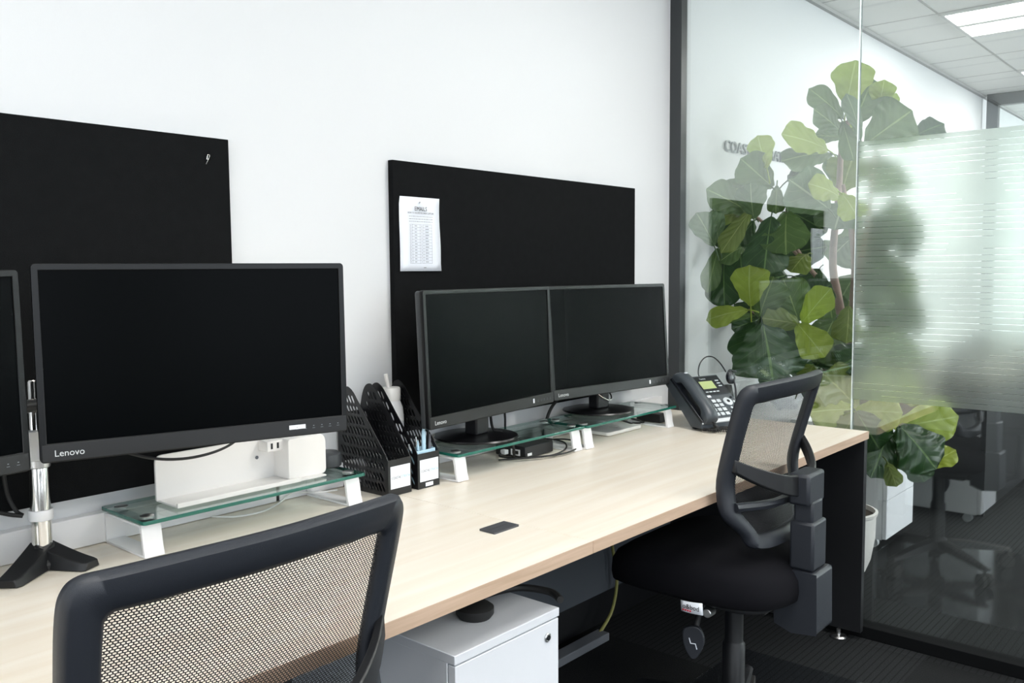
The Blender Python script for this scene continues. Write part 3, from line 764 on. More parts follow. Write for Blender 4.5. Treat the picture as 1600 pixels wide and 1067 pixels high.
# chair mat
t = obj('chair_mat', xf(plate([rrect(1.75, 2.70, -1.75, -.50, .03)], .003), T(0, 0, .002)), M['matglass']); tag(t, 'clear plastic chair mat on the carpet under the right-hand chair', 'chair mat')
#PART2
# ================================================================== MAGAZINE FILES
def file_plate():
    prof = smoothpts([(0,0,0), (0,.045,0), (0,.0905,0)], 1)
    out = [(0, 0), (0, .0905)] + [(.008, .104), (.125, .246)] + [(p.x, p.y) for p in smoothpts([(.135,.255,0), (.150,.262,0), (.165,.258,0), (.176,.245,0), (.184,.225,0)], 4)] + [(.192, .190), (.192, 0)]
    def inside(x, y, mgn):
        if not (mgn < x < .192-mgn and mgn < y): return False
        # signed distance to slanted edge from (.008,.104) to (.135,.257)
        dx, dy = .127, .153; l = math.hypot(dx, dy)
        if ((x-.0)*dy-(y-.0945)*dx)/l < mgn: return False
        if y > .255-mgn or (y > .20 and x > .186-mgn-(y-.20)*.3): return False
        return True
    holes = []
    a = R(58); ca, sa = math.cos(a), math.sin(a)
    for r in range(12):
        for k in range(24):
            cx = .010+k*.0125+(r % 2)*.00625-.03; cy = .021+r*.0262
            Ls = .0135; Ws = .0036
            pts = [(-Ls, 0), (-Ls*.55, Ws), (Ls*.55, Ws), (Ls, 0), (Ls*.55, -Ws), (-Ls*.55, -Ws)]
            q = [(cx+px*ca-py*sa, cy+px*sa+py*ca) for px, py in pts]
            if all(inside(x, y, .0055) for x, y in q): holes.append(q)
    return plate([out]+holes, .0022)
fpm = file_plate()
def magfile(x0, label, W=.076, y0=-.202, sticker_txt=False):
    t = thing('magazine_file', label, 'magazine file', (x0, y0, .7300), 0, 'black slotted magazine files')
    for i, x in enumerate((.0012, W-.0012)):
        me = fpm.copy(); xf(me, T(x, 0, 0) @ YZ); obj('side_panel', me, M['black_gloss'], t)
    obj('front_panel', bx(0, W, -.002, 0, 0, .0905), M['bezel'], t, bevel=.0004)
    obj('rear_panel', bx(0.002, W-.002, .190, .192, 0, .19), M['black_gloss'], t)
    obj('bottom', bx(0.002, W-.002, 0, .19, 0, .002), M['black_gloss'], t)
    lb = obj('label_card', bx(.007, W-.005, -.0032, -.0021, .018, .074), M['paper'], t); lb['label'] = 'white card with the firm name'
    me = text('COASTAL', .0092, .0001); w1 = max(v.co.x for v in me.vertices); s = .031/w1; me.transform(Matrix.Diagonal((s, 1, 1, 1))); xf(me, T(.0095, -.0034, .042) @ XZ); obj('lettering', me, M['inkgrey'], lb)
    me = text('STRATA', .0092, .0001); w1 = max(v.co.x for v in me.vertices); s = .028/w1; me.transform(Matrix.Diagonal((s, 1, 1, 1))); xf(me, T(.0412, -.0034, .042) @ XZ); obj('lettering', me, M['inkblue'], lb)
    return t
magfile(1.406, 'black slotted magazine file nearer the left monitor, standing empty')
f2 = magfile(1.504, 'black slotted magazine file holding pens and a white bottle')
s2 = obj('name_sticker', bx(.026, .052, -.0030, -.0021, .004, .0135), M['paper'], f2)
# cup of pens and the bottle inside the second file
cp = xf(plate([rrect(-.034, .034, -.021, .021, .006), rrect(-.0328, .0328, -.0198, .0198, .005)], .094), T(1.542, -.176, .780))
t = obj('pen_tray', cp, M['lightblue']); tag(t, 'pale blue pen cup held in the front of the second magazine file', 'pen cup')
for i, (x, y, lx, ly, h, r, mm, lab) in enumerate((
    (1.545, -.180, .004, 0, .150, .0058, 'lightblue', 'thick light blue marker standing among the pens'),
    (1.522, -.178, -.016, .006, .122, .0036, 'key', 'slim pale pen leaning left in the pen cup'),
    (1.530, -.186, -.008, 0, .118, .0034, 'lightblue', 'slim light blue pen beside the thick marker'),
    (1.562, -.176, .016, .01, .140, .0042, 'black_gloss', 'black pen leaning right in the pen cup'),
    (1.556, -.186, .020, .012, .126, .0036, 'inkgrey', 'grey pen leaning right in front of the black pen'),
    (1.536, -.170, -.002, .004, .124, .0036, 'chrome', 'silver pen at the back of the pen cup'))):
    b = cyl(BM(), (0, 0, 0), (lx, ly, h-.012), r, n=12); cyl(b, (lx*.93, ly*.93, h-.014), (lx, ly, h), r*.8, r*.5, n=12)
    o = obj('pen', b, M[mm], smooth=True, loc=(x, y, .7335)); tag(o, lab, 'pen', 'pens in the magazine file')
t = thing('bottle', 'white drinks bottle with a straw lid between the magazine files', 'bottle', (1.543, -.062, .7325))
obj('body', lathe(BM(), [(.030, 0), (.033, .004), (.033, .17), (.031, .19), (.024, .208), (.0225, .212)], 32), M['white'], t, smooth=True)
obj('lid', lathe(BM(), [(.0245, .209), (.0255, .212), (.0255, .240), (.0235, .244), (.004, .246)], 32), M['whiteplastic'], t, smooth=True)
obj('straw', tube(BM(), [(-.006, 0, .243), (-.016, -.004, .262), (-.022, -.006, .281)], .0052, 10), M['whiteplastic'], t, smooth=True)
# dark round puck-like speaker leaning beside the power box
sp_ = thing('round_speaker', 'dark grey round speaker behind the right end of the white power box', 'speaker', (1.308, -.095, .8090))
me = lathe(BM(), [(.028, 0), (.033, .004), (.034, .020), (.032, .032), (.024, .038), (.001, .039)], 40); obj('body', me, M['bezelshell'], sp_, smooth=True)

# ================================================================== SMALL BLACK DOCK + CABLES
t = thing('mini_computer', 'small black computer box under the left shelf of the monitor pair', 'computer', (1.952, -.182, .7300), 2)
obj('case', bx(0, .137, 0, .115, .002, .036), M['black'], t, bevel=.003)
bm = BM(); box(bm, -.0008, .0005, .020, .055, .008, .026); obj('port_plate', bm, M['white'], t)
bm = BM(); box(bm, -.0014, -.0004, .026, .049, .012, .022); obj('port', bm, M['black'], t)
obj('plug', bx(-.020, -.002, .062, .080, .009, .023), M['white'], t, bevel=.002)
bm = BM(); box(bm, .010, .030, -.0006, .0006, .008, .016); obj('badge', bm, M['white'], t)
def cable(name, pts, r, m, label, cat='cable', group=None, n=8):
    o = obj(name, tube(BM(), pts, r, n), M[m], smooth=True); tag(o, label, cat, group); return o
Zt = .7345
cable('power_cable', [(1.945, -.10, .745), (1.91, -.12, .738), (1.93, -.19, Zt+.004), (2.02, -.225, Zt+.003), (2.12, -.20, Zt+.003), (2.20, -.13, Zt+.004), (2.18, -.07, .745), (2.09, -.075, .752)], .0026, 'rubber', 'black cable looping around the small computer box')
cable('power_cable', [(1.88, -.14, .735), (1.95, -.20, Zt+.004), (2.06, -.238, Zt+.003), (2.17, -.212, Zt+.003), (2.235, -.15, Zt+.004), (2.22, -.09, .740), (2.10, -.105, .750)], .0026, 'rubber', 'outer black cable loop on the desk beside the small computer box')
cable('monitor_cable', [(a_+.09, min(b_+.07, -.034), c_) for a_, b_, c_ in ((1.78, -.175, .95), (1.80, -.17, .87), (1.79, -.19, .825), (1.80, -.215, .815), (1.815, -.232, .80), (1.83, -.235, .76), (1.845, -.22, .735))], .004, 'rubber', 'black cable hanging below the left monitor of the pair')
cable('monitor_cable', [(a_+.09, min(b_+.07, -.034), c_) for a_, b_, c_ in ((1.90, -.12, .95), (1.93, -.10, .90), (1.935, -.05, .87), (1.94, -.015, .83), (1.94, -.012, .80))], .0035, 'rubber', 'thin black cable behind the neck of the left paired monitor')
cable('monitor_cable', [(a_+.13, min(b_+.07, -.034), c_) for a_, b_, c_ in ((2.215, -.17, .94), (2.19, -.12, .88), (2.155, -.06, .85), (2.12, -.04, .82), (2.10, -.045, .78), (2.09, -.05, .735))], .0055, 'rubber', 'thick black cable running down past the right paired monitor')
cable('monitor_cable', [(a_+.13, min(b_+.07, -.034), c_) for a_, b_, c_ in ((2.225, -.13, .93), (2.235, -.21, .88), (2.27, -.235, .852), (2.30, -.22, .87), (2.30, -.14, .93))], .0025, 'chrome', 'thin pale cable looped round the neck of the right paired monitor')
cable('usb_cable', [(.74, -.20, .955), (.79, -.24, .935), (.85, -.25, .925), (.92, -.24, .925), (.98, -.22, .935), (1.02, -.19, .955)], .0028, 'rubber', 'black cable sagging under the large left monitor')
cable('white_cable', [(1.02, -.05, .739), (1.06, -.075, .734), (1.12, -.085, .733), (1.18, -.06, .733), (1.25, -.035, .745), (1.30, -.05, .738), (1.36, -.06, .735)], .0022, 'cablewhite', 'thin white cable curling on the desk under the left glass riser')
cable('pole_cable', [(.60, -.05, .93), (.61, -.035, .87), (.622, -.04, .835), (.630, -.05, .826)], .004, 'rubber', 'black cable dropping to the white band on the steel pole')
cable('pole_cable', [(.50, -.06, .90), (.55, -.045, .86), (.60, -.05, .835), (.628, -.055, .826)], .004, 'rubber', 'lower black cable running to the white band on the steel pole')
cable('floor_cable', [(2.50, -.06, .69), (2.535, -.06, .45), (2.56, -.07, .30), (2.575, -.08, .18), (2.54, -.085, .08), (2.47, -.09, .03), (2.40, -.10, .012)], .006, 'cableyellow', 'yellow-green cable hanging down the wall under the right desk')
t = obj('floor_trunking', bx(1.75, 2.465, -.125, -.075, 0, .028), M['inkgrey'], bevel=.003); tag(t, 'grey cable trunking on the carpet at the foot of the wall', 'trunking')
cable('under_desk_cable', [(1.62, -.36, .70), (1.66, -.34, .60), (1.74, -.33, .57), (1.80, -.33, .62), (1.83, -.34, .70)], .004, 'rubber', 'black cable looped under the desktop seam')
cable('under_desk_cable', [(1.66, -.30, .70), (1.72, -.29, .62), (1.80, -.29, .60), (1.88, -.30, .70)], .003, 'rubber', 'thinner black cable looped behind the other under the desktop seam')
hd = thing('headset', 'black headset lying on the white drawer pedestal under the left desk', 'headset', (1.235, -.655, .5982), -25)
obj('ear_cushion', lathe(BM(), [(.032, 0), (.038, .008), (.038, .02), (.03, .026), (.001, .027)], 28), M['rubber'], hd, smooth=True)
obj('headband', tube(BM(), [(0, .02, .015), (.05, .07, .012), (.13, .08, .012), (.18, .03, .012), (.18, -.02, .012)], .008, 8), M['rubber'], hd, smooth=True)
# dark grey sheet added between desk and wall to darken the wall there
t = obj('modesty_panel', bx(-.10, 3.0, -.045, -.028, .131, .690), mat('dark_grey_modesty_panel', (.075, .085, .10), .7)); tag(t, 'dark grey modesty panel against the wall under the desks', 'modesty panel')

# ================================================================== WHITE TRAY + clutter under the right riser
t = thing('wall_socket_tray', 'flat white adapter tray on the desk under the right glass riser', 'adapter tray', (2.50, -.155, .7302), 0)
obj('tray', xf(plate([rrect(-.10, .10, -.055, .055, .012)], .012, .003), T(0, .045, .007)), M['whiteplastic'], t, smooth=True)
obj('lens', cyl(BM(), (-.0, .04, .0135), (0, .04, .015), .014, n=24), M['steel'], t)
cable('tangled_cable', [(2.56, -.10, .76), (2.60, -.13, .742), (2.64, -.10, .736), (2.67, -.13, .738), (2.65, -.09, .75), (2.70, -.08, .74)], .003, 'rubber', 'tangled black cable under the right end of the glass riser')
t = obj('power_brick', bx(2.728, 2.775, -.16, -.06, .7302, .762), M['rubber'], bevel=.003); tag(t, 'black power brick on the desk behind the telephone', 'power brick')

# ================================================================== TELEPHONE
t = thing('desk_telephone', 'black office telephone with green display and coiled cord on the right desk', 'telephone', (2.775, -.395, .7302), -18); t.scale = (1.1, 1.1, 1.05)
W_ = .205
# side profile: y depth, z height ; sloping face
tilt = 41; L_ = .195
fy, fz = math.cos(R(tilt)), math.sin(R(tilt))
side = [(0, .012), (0, .026), (L_*fy, .026+L_*fz), (L_*fy+.022, .014+L_*fz), (.045, .012)]
me = plate([side], W_, .003); xf(me, YZ); obj('body', me, M['phonebody'], t, smooth=True)
stt = plate([[(.030, 0), (.040, .0), (.115, .10), (.108, .11)]], W_*.8, .001); obj('rear_stand', xf(stt, T(0, .02, 0) @ YZ), M['phonedark'], t)
F = T(0, 0, .0262) @ RX(tilt) @ T(0, 0, .0032)      # face frame: x right, y up the face, z out of the face
def fbox(x0, x1, y0, y1, z0, z1, bm=None):
    b = bx(x0, x1, y0, y1, z0, z1) if bm is None else box(bm, x0, x1, y0, y1, z0, z1)
    return b
def fobj(name, bm, m, par=None, **k): bm.transform(F); return obj(name, bm, M[m], par or t, **k)
fobj('front_trim', bx(-W_/2+.002, W_/2-.002, -.004, .010, -.004, .0015), 'silver', bevel=.001)
dp = fobj('display_panel', bx(-.035, .098, .110, .192, -.001, .0022), 'phonedark', bevel=.001)
fobj('screen', bx(.000, .058, .136, .170, .0022, .0028), 'lcd', dp)
for k in range(3):
    fobj('soft_key', bx(-.028, -.014, .143+k*.012, .147+k*.012, .0022, .0035), 'key', dp); fobj('soft_key', bx(.072, .086, .143+k*.012, .147+k*.012, .0022, .0035), 'key', dp)
for k in range(4): fobj('soft_key', bx(.000+k*.0155, .011+k*.0155, .120, .124, .0022, .0035), 'key', dp)
b = text('Yealink', .009, .0001); xf(b, F @ T(.012, .178, .0024)); obj('logo', b, M['key'], dp)
b = text('HD', .009, .0001); xf(b, F @ T(-.030, .178, .0024)); obj('logo', b, M['key'], dp)
fobj('name_card', bx(-.030, .010, .100, .109, 0, .0012), 'paper')
for r in range(4):
    for k in range(3):
        fobj('key', bx(-.024+k*.0215, -.0085+k*.0215, .020+r*.0185, .0325+r*.0185, 0, .0035), 'key', bevel=.001)
nv = BM(); lathe(nv, [(.017, 0), (.017, .003), (.008, .0042), (.001, .0042)], 28, (.063, .075, 0)); fobj('navigation_pad', nv, 'key', smooth=True)
nk = fobj('ok_button', cyl(BM(), (.063, .075, .004), (.063, .075, .0052), .006, n=16), 'phonedark')
for x, y in ((.088, .092), (.088, .072), (.088, .056), (.088, .038), (.060, .048), (.050, .030)):
    fobj('button', cyl(BM(), (x, y, 0), (x, y, .003), .0042, n=14), 'phonedark' if y > .09 else 'key', smooth=True)
fobj('volume_bar', bx(.052, .078, .022, .0275, 0, .003), 'key')
# handset along the left
b = BM(); prev = None; n = 22
for i in range(n+1):
    f = i/n; y = -.006+f*.204; e = abs(2*f-1)
    zc = .040-.014*e**4; hw = .0235+.004*e**6; th_t = .012; lowz = zc-.018-(.014 if e > .62 else .0)*min(1, (e-.62)/.1 if e > .62 else 0)
    if i in (0, n): hw *= .86; zc -= .004
    ring = [b.verts.new((-.072+x, y, z)) for x, z in ((-hw, lowz+.004), (-hw*1.02, zc-.006), (-hw*.75, zc+.003), (0, zc+.007), (hw*.75, zc+.003), (hw*1.02, zc-.006), (hw, lowz+.004), (hw*.6, lowz), (-hw*.6, lowz))]
    if prev:
        for k in range(9): b.faces.new((prev[k], prev[(k+1)%9], ring[(k+1)%9], ring[k]))
    else: b.faces.new(ring)
    prev = ring
b.faces.new(prev[::-1]); hs = fobj('handset', b, 'phonebody', smooth=True, angle=50)
fobj('cradle', bx(-W_/2, -.040, .0, .195, -.003, .007), 'phonedark', bevel=.002)
fobj('badge', bx(-.080, -.066, .176, .181, .0455, .0462), 'key', hs)
# coiled cord
path = smoothpts([(-.068, -.004, .045), (-.062, -.016, .022), (-.055, -.024, .010), (-.085, -.035, .009), (-.100, -.010, .009), (-.075, -.052, .009), (-.02, -.068, .009), (.025, -.060, .009), (.030, -.035, .009), (-.01, -.030, .009), (-.05, -.026, .010)], 26)
pts = []; n = len(path); prevn = None
for i, p in enumerate(path):
    d = (path[min(i+1, n-1)]-path[max(i-1, 0)]).normalized(); a = d.cross(Vector((0, 0, 1))).normalized(); bb = d.cross(a)
    for k in range(3):
        th = (i*3+k)*2*math.pi/8; q = p if i == n-1 else p+(path[min(i+1, n-1)]-p)*(k/3)
        rr = .0045 if i > 24 else .001
        pts.append(q+(a*math.cos(th)+bb*math.sin(th))*rr)
obj('coiled_cord', tube(BM(), pts, .0017, 5, smooth=0), M['rubber'], t, smooth=True)
# headset on its dock behind the phone
t = thing('headset_dock', 'black wireless headset on its charging dock behind the telephone', 'headset', (3.005, -.285, .7302), -13)
me = plate([[(0, 0), (.085, 0), (.060, .03), (.040, .118), (.022, .118), (.0, .02)]], .045, .002); obj('dock', xf(me, T(0, -.02, 0) @ YZ), M['phonedark'], t)
ec = lathe(BM(), [(.020, 0), (.024, .004), (.024, .014), (.018, .018), (.001, .018)], 28); ec.transform(T(-.012, -.012, .150) @ RX(80) @ RY(10)); obj('earpiece', ec, M['phonedark'], t, smooth=True)
obj('ear_hook', tube(BM(), [(-.030, -.020, .168), (-.018, -.022, .180), (.004, -.022, .176), (.018, -.02, .172)], .0030, 8), M['phonedark'], t, smooth=True)
obj('headband', tube(BM(), [(-.024, -.01, .172), (-.045, 0, .205), (-.080, .004, .230), (-.118, .006, .232), (-.148, .006, .210), (-.158, .004, .175), (-.145, 0, .145), (-.138, -.004, .132)], .0024, 8), M['phonedark'], t, smooth=True)
obj('microphone_boom', tube(BM(), [(-.006, -.03, .148), (.002, -.034, .11), (.006, -.034, .07)], .0035, 8), M['bezelshell'], t, smooth=True)

# ================================================================== THE GLASS ROOM
pedestal('white drawer pedestal behind the fig plant in the glass room', (4.060, -.530, 0), 0, .38, .46, .56, False)
def add_backdrop_desk():  # added dark mass; gives the partition reflections a black background
    t = thing('dark_desk', 'long dark desk at the back of the glass room', 'desk', (4.95, -.78, 0))
    obj('desktop', bx(0, 2.6, 0, .70, .70, .73), mat('dark_desktop', (.012, .012, .013), .6), t, bevel=.001)
    for x in (0.02, 2.54): obj('end_panel', bx(x, x+.03, .06, .66, 0, .70), M['black'], t)
    obj('modesty_panel', bx(.05, 2.54, .08, .10, .0, .70), M['black'], t)  # black sheet closing the backdrop towards the glass
    return t
add_backdrop_desk()
# pot and fiddle-leaf fig
pt = thing('planter', 'white round planter standing behind the desk end panel in the glass room', 'planter', (3.700, -.445, 0))
obj('pot', lathe(BM(), [(.095, 0), (.115, .008), (.135, .06), (.150, .15), (.152, .245), (.158, .250), (.160, .262), (.148, .265), (.146, .240), (.02, .238)], 40), M['whiteplastic'], pt, smooth=True)
obj('soil', lathe(BM(), [(.147, .245), (.10, .250), (.001, .252)], 28), M['soil'], pt)
def leafmat(name, top, vein, under, tr, gl=.35):
    m = bpy.data.materials.new(name); m.use_nodes = True; nt = m.node_tree; N = nt.nodes; L = nt.links
    b = N['Principled BSDF']; out = N['Material Output']
    def math_(op, a, bb=None, c=None):
        n = N.new('ShaderNodeMath'); n.operation = op
        for i, v in enumerate((a, bb, c)):
            if v is None: continue
            if isinstance(v, (int, float)): n.inputs[i].default_value = v
            else: L.new(v, n.inputs[i])
        return n.outputs[0]
    uv = N.new('ShaderNodeUVMap'); sep = N.new('ShaderNodeSeparateXYZ'); L.new(uv.outputs[0], sep.inputs[0])
    au = math_('ABSOLUTE', math_('SUBTRACT', sep.outputs[0], .5))
    mid = math_('LESS_THAN', au, .018)
    sv = math_('FRACT', math_('MULTIPLY', math_('SUBTRACT', sep.outputs[1], math_('MULTIPLY', au, .8)), 5.0))
    svl = math_('LESS_THAN', math_('ABSOLUTE', math_('SUBTRACT', sv, .5)), .045)
    ve = math_('MAXIMUM', mid, math_('MULTIPLY', svl, .28))
    nz = N.new('ShaderNodeTexNoise'); nz.inputs['Scale'].default_value = 14; tc = N.new('ShaderNodeTexCoord'); L.new(tc.outputs['Object'], nz.inputs['Vector'])
    mr = N.new('ShaderNodeMapRange'); mr.inputs[3].default_value = .72; mr.inputs[4].default_value = 1.28; L.new(nz.outputs['Fac'], mr.inputs[0])
    sc = N.new('ShaderNodeVectorMath'); sc.operation = 'SCALE'; sc.inputs[0].default_value = top; L.new(mr.outputs[0], sc.inputs['Scale'])
    mx = N.new('ShaderNodeMix'); mx.data_type = 'RGBA'; L.new(ve, mx.inputs[0]); L.new(sc.outputs[0], mx.inputs[6]); mx.inputs[7].default_value = (*vein, 1)
    L.new(mx.outputs[2], b.inputs['Base Color']); b.inputs['Roughness'].default_value = gl; b.inputs['Specular IOR Level'].default_value = .45
    hv = math_('ABSOLUTE', math_('SUBTRACT', sv, .5))
    bp = N.new('ShaderNodeBump'); bp.inputs['Strength'].default_value = .45; bp.inputs['Distance'].default_value = .006; L.new(hv, bp.inputs['Height']); L.new(bp.outputs[0], b.inputs['Normal'])
    tl = N.new('ShaderNodeBsdfTranslucent'); tl.inputs[0].default_value = (*under, 1)
    ms = N.new('ShaderNodeMixShader'); ms.inputs[0].default_value = tr; L.new(b.outputs[0], ms.inputs[1]); L.new(tl.outputs[0], ms.inputs[2]); L.new(ms.outputs[0], out.inputs[0])
    return m
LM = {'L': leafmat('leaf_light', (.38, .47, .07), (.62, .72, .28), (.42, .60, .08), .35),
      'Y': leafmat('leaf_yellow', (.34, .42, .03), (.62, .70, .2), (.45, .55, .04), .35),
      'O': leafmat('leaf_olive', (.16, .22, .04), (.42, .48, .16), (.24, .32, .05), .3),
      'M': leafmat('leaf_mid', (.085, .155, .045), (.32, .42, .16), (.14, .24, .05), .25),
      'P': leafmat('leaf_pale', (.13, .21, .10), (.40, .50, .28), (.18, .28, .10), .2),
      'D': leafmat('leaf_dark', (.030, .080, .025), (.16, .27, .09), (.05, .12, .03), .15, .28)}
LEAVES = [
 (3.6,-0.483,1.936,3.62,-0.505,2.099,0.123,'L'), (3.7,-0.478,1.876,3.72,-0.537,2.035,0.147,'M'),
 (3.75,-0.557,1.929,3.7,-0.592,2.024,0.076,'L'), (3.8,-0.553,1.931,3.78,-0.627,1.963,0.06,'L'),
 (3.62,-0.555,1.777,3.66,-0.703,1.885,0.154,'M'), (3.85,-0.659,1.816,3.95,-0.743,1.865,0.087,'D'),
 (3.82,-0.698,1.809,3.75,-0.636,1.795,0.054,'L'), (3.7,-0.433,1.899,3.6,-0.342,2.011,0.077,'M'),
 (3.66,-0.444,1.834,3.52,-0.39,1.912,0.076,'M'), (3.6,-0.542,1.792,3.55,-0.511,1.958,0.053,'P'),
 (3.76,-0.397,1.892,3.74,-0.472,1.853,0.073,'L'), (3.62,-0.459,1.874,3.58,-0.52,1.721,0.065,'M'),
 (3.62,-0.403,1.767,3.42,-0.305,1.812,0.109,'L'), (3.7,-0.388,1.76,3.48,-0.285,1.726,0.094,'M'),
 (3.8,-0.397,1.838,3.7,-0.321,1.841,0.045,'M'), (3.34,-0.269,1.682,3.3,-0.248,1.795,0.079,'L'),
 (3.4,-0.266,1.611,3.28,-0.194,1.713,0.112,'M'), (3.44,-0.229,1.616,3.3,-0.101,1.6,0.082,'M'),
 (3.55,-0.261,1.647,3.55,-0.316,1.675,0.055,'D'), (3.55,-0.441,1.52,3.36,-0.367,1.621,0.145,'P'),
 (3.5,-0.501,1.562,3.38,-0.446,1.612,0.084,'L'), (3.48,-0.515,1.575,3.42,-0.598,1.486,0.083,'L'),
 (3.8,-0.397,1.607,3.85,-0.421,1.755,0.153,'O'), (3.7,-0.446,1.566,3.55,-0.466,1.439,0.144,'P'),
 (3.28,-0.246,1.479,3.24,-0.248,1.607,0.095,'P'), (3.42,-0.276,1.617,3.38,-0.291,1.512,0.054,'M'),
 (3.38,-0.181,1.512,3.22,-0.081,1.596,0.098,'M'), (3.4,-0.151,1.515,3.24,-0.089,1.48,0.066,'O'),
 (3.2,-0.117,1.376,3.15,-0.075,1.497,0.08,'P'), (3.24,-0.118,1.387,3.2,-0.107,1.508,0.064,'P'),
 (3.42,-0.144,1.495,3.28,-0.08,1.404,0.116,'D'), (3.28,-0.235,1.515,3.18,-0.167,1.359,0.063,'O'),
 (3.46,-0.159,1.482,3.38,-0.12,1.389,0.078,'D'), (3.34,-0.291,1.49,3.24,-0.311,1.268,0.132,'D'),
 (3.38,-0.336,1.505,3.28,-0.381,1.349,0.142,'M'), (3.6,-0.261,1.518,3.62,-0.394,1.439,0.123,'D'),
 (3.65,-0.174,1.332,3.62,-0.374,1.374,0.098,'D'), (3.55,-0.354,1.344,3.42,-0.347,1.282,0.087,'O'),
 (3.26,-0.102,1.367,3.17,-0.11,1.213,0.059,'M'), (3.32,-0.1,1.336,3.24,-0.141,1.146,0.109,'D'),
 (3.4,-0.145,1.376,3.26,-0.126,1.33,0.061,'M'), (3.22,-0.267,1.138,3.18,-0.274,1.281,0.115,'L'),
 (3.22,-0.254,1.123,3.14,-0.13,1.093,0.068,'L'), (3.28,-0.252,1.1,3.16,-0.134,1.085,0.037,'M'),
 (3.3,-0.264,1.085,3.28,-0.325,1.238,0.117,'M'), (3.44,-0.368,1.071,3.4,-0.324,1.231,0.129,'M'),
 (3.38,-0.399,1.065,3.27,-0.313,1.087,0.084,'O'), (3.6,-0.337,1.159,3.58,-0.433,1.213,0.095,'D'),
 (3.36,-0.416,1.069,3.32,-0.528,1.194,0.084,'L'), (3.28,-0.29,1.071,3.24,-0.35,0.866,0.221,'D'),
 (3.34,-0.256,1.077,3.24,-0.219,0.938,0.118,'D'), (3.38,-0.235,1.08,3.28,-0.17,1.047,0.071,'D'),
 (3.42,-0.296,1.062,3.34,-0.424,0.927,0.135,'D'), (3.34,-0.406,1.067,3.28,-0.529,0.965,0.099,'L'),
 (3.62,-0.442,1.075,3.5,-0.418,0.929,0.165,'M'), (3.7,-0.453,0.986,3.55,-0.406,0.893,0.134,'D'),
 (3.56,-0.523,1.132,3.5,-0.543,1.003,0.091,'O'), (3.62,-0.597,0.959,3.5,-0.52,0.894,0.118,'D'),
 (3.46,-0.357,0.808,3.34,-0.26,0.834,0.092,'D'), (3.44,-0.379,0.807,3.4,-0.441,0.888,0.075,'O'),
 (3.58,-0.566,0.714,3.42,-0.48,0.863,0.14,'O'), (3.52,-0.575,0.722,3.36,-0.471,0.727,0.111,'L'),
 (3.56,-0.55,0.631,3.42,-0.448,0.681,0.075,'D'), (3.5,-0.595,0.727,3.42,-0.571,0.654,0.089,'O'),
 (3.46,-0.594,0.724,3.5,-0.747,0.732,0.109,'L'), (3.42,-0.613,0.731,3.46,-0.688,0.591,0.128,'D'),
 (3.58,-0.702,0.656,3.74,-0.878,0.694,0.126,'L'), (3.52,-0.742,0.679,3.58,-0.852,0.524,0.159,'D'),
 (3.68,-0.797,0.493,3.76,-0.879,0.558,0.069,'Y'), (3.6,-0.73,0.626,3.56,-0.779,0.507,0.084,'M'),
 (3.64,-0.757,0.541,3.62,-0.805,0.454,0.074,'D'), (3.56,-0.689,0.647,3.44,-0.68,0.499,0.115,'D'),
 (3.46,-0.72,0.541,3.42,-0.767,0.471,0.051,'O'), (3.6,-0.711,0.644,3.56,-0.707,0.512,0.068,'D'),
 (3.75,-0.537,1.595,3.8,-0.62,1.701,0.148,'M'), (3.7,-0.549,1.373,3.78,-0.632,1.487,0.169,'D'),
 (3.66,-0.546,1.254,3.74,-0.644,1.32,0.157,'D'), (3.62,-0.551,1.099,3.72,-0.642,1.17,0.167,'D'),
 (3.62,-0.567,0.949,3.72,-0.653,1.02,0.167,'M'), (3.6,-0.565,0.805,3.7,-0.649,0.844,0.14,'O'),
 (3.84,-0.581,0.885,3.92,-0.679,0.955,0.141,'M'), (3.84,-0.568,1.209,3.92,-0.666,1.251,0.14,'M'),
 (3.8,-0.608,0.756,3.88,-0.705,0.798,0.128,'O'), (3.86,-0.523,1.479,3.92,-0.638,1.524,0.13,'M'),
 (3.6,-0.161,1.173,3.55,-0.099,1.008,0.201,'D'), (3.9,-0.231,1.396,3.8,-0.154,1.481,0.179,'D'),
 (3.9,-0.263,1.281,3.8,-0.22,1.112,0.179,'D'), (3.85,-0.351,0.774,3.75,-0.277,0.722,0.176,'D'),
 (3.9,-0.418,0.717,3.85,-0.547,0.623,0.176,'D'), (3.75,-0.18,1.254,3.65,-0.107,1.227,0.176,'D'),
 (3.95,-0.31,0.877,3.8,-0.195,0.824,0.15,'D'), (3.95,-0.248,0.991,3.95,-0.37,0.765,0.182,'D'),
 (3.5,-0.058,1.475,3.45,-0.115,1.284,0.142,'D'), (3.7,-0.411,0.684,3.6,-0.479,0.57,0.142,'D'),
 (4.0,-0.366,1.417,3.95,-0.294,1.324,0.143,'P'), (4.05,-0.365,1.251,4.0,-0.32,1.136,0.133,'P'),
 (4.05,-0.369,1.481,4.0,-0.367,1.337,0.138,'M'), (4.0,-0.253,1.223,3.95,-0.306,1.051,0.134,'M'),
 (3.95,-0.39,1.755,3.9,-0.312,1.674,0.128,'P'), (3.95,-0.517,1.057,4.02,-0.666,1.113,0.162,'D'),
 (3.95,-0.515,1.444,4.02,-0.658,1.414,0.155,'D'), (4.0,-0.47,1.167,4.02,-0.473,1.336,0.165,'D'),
 (3.95,-0.507,0.889,3.95,-0.538,0.75,0.163,'D'),
]

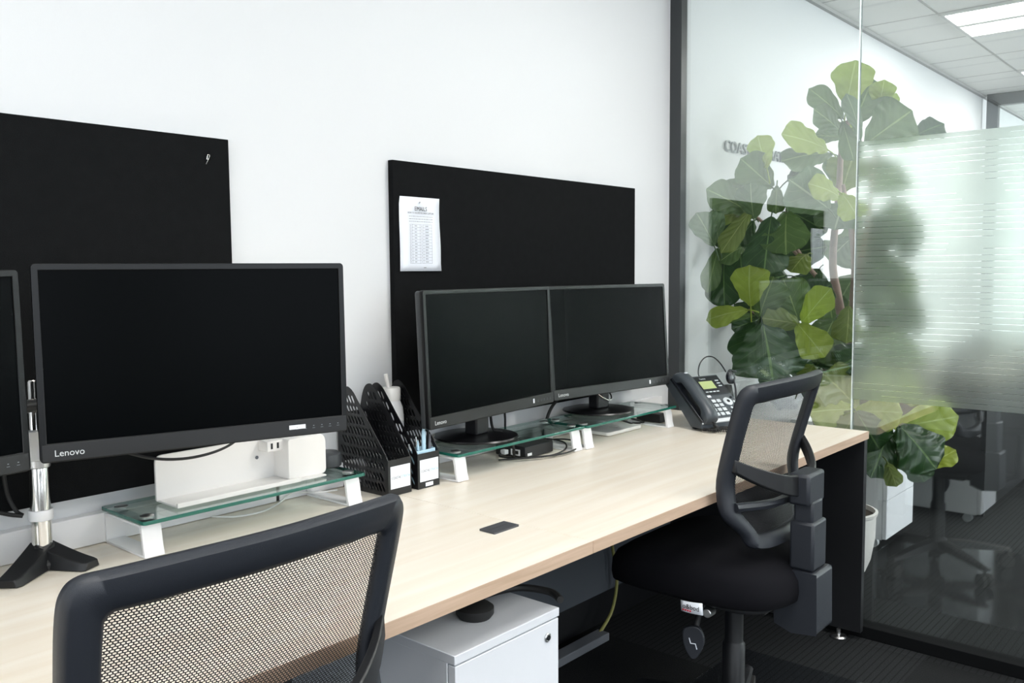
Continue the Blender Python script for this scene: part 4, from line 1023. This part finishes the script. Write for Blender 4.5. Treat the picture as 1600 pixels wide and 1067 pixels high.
fig = thing('fiddle_leaf_fig', 'tall fiddle-leaf fig with large leaves growing behind the glass partition', 'plant', (3.715, -.475, .25))
O0 = Vector((3.715, -.475, .25)); rnd = random.Random(11)
WP = [(0, .12), (.07, .28), (.16, .46), (.28, .58), (.40, .70), (.52, .86), (.64, .97), (.75, 1.0), (.86, .90), (.93, .70), (.975, .44), (1, .14)]
def wprof(t):
    for (a, wa), (b, wb) in zip(WP, WP[1:]):
        if t <= b: return wa+(wb-wa)*(t-a)/(b-a)
    return .1
camdir = Vector((.9, .35, -.05)).normalized()
for (bx_, by_, bz_, tx_, ty_, tz_, w_, cl_) in LEAVES:
    B = Vector((bx_, by_, bz_))-O0; Tp = Vector((tx_, ty_, tz_))-O0; ax = Tp-B; Ln = ax.length; ax.normalize()
    n0 = (-camdir-ax*(-camdir).dot(ax)).normalized()       # face roughly towards the glass wall and room
    n0 = (n0+ax.cross(n0)*rnd.uniform(-.30, .30)+Vector((0, 0, .25))).normalized(); n0 = (n0-ax*n0.dot(ax)).normalized()
    s = ax.cross(n0).normalized(); bm = bmesh.new(); uvl = bm.loops.layers.uv.new('UVMap')
    NI, NJ = 10, 18; ph = rnd.uniform(0, 6); cup = rnd.uniform(-.10, .28); droop = rnd.uniform(-.05, .16); g_ = []; Ln *= 1.08; w_ *= 1.38
    for j in range(NJ+1):
        v = j/NJ; row = []
        for i in range(NI+1):
            u = 2*i/NI-1; ws = wprof(v)*w_/2*(1+.045*math.sin(v*17+ph+(2 if u > 0 else 0)))
            p = B+ax*(Ln*v*(1-.035*u*u))+s*(u*ws)+n0*(-cup*abs(u)**1.7*ws-droop*Ln*v*v + .05*Ln*math.sin(v*3.1)+ .0045*math.sin(v*24+ph)*abs(u)**2*(w_/.12))
            p.y = min(p.y, -.012-O0.y)
            row.append((bm.verts.new(p), (i/NI, v)))
        g_.append(row)
    for j in range(NJ):
        for i in range(NI):
            q = (g_[j][i], g_[j][i+1], g_[j+1][i+1], g_[j+1][i]); f = bm.faces.new([a[0] for a in q])
            for lp, a in zip(f.loops, q): lp[uvl].uv = a[1]
    pet = [B+ax*.01, B-ax*.02+Vector((0, 0, -.006)), B-ax*.045+Vector((0, 0, -.02))]
    tube(bm, pet, .0028, 6, smooth=2)
    for f in bm.faces:
        if len(f.verts) > 4 or f.index < 0: pass
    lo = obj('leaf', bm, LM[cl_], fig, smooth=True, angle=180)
    if cl_ in 'LY': lo['label'] = 'bright light green young leaf'
# woody stems
def stem(pts, r0, r1):
    o = obj('stem', tube(BM(), [Vector(p)-O0 for p in pts], lambda f: r0+(r1-r0)*f, 10), M['bark'], fig, smooth=True)
P0 = (3.715, -.475, .252)
stem([P0, (3.74, -.46, .55), (3.75, -.455, .90), (3.72, -.42, 1.15), (3.74, -.385, 1.32), (3.70, -.42, 1.60), (3.70, -.43, 1.80), (3.68, -.48, 1.93)], .026, .008)
stem([(3.75, -.455, .90), (3.72, -.48, 1.10), (3.68, -.50, 1.30), (3.64, -.49, 1.48), (3.60, -.475, 1.62)], .021, .007)
stem([(3.72, -.42, 1.15), (3.60, -.33, 1.30), (3.50, -.29, 1.45), (3.50, -.29, 1.60)], .011, .005)
stem([(3.60, -.33, 1.30), (3.48, -.26, 1.42), (3.36, -.21, 1.50), (3.30, -.20, 1.56)], .009, .004)
stem([(3.74, -.46, .62), (3.62, -.42, .85), (3.50, -.34, 1.0), (3.38, -.25, 1.08), (3.30, -.22, 1.12)], .011, .004)
stem([(3.62, -.42, .85), (3.52, -.39, .98), (3.45, -.365, 1.06)], .008, .004)
stem([P0, (3.68, -.50, .45), (3.62, -.545, .62), (3.60, -.555, .72)], .013, .006)
stem([(3.68, -.50, .45), (3.68, -.62, .58), (3.62, -.70, .68)], .010, .005)
stem([(3.70, -.50, 1.2), (3.66, -.56, 1.5), (3.64, -.58, 1.72), (3.72, -.60, 1.86)], .010, .005)
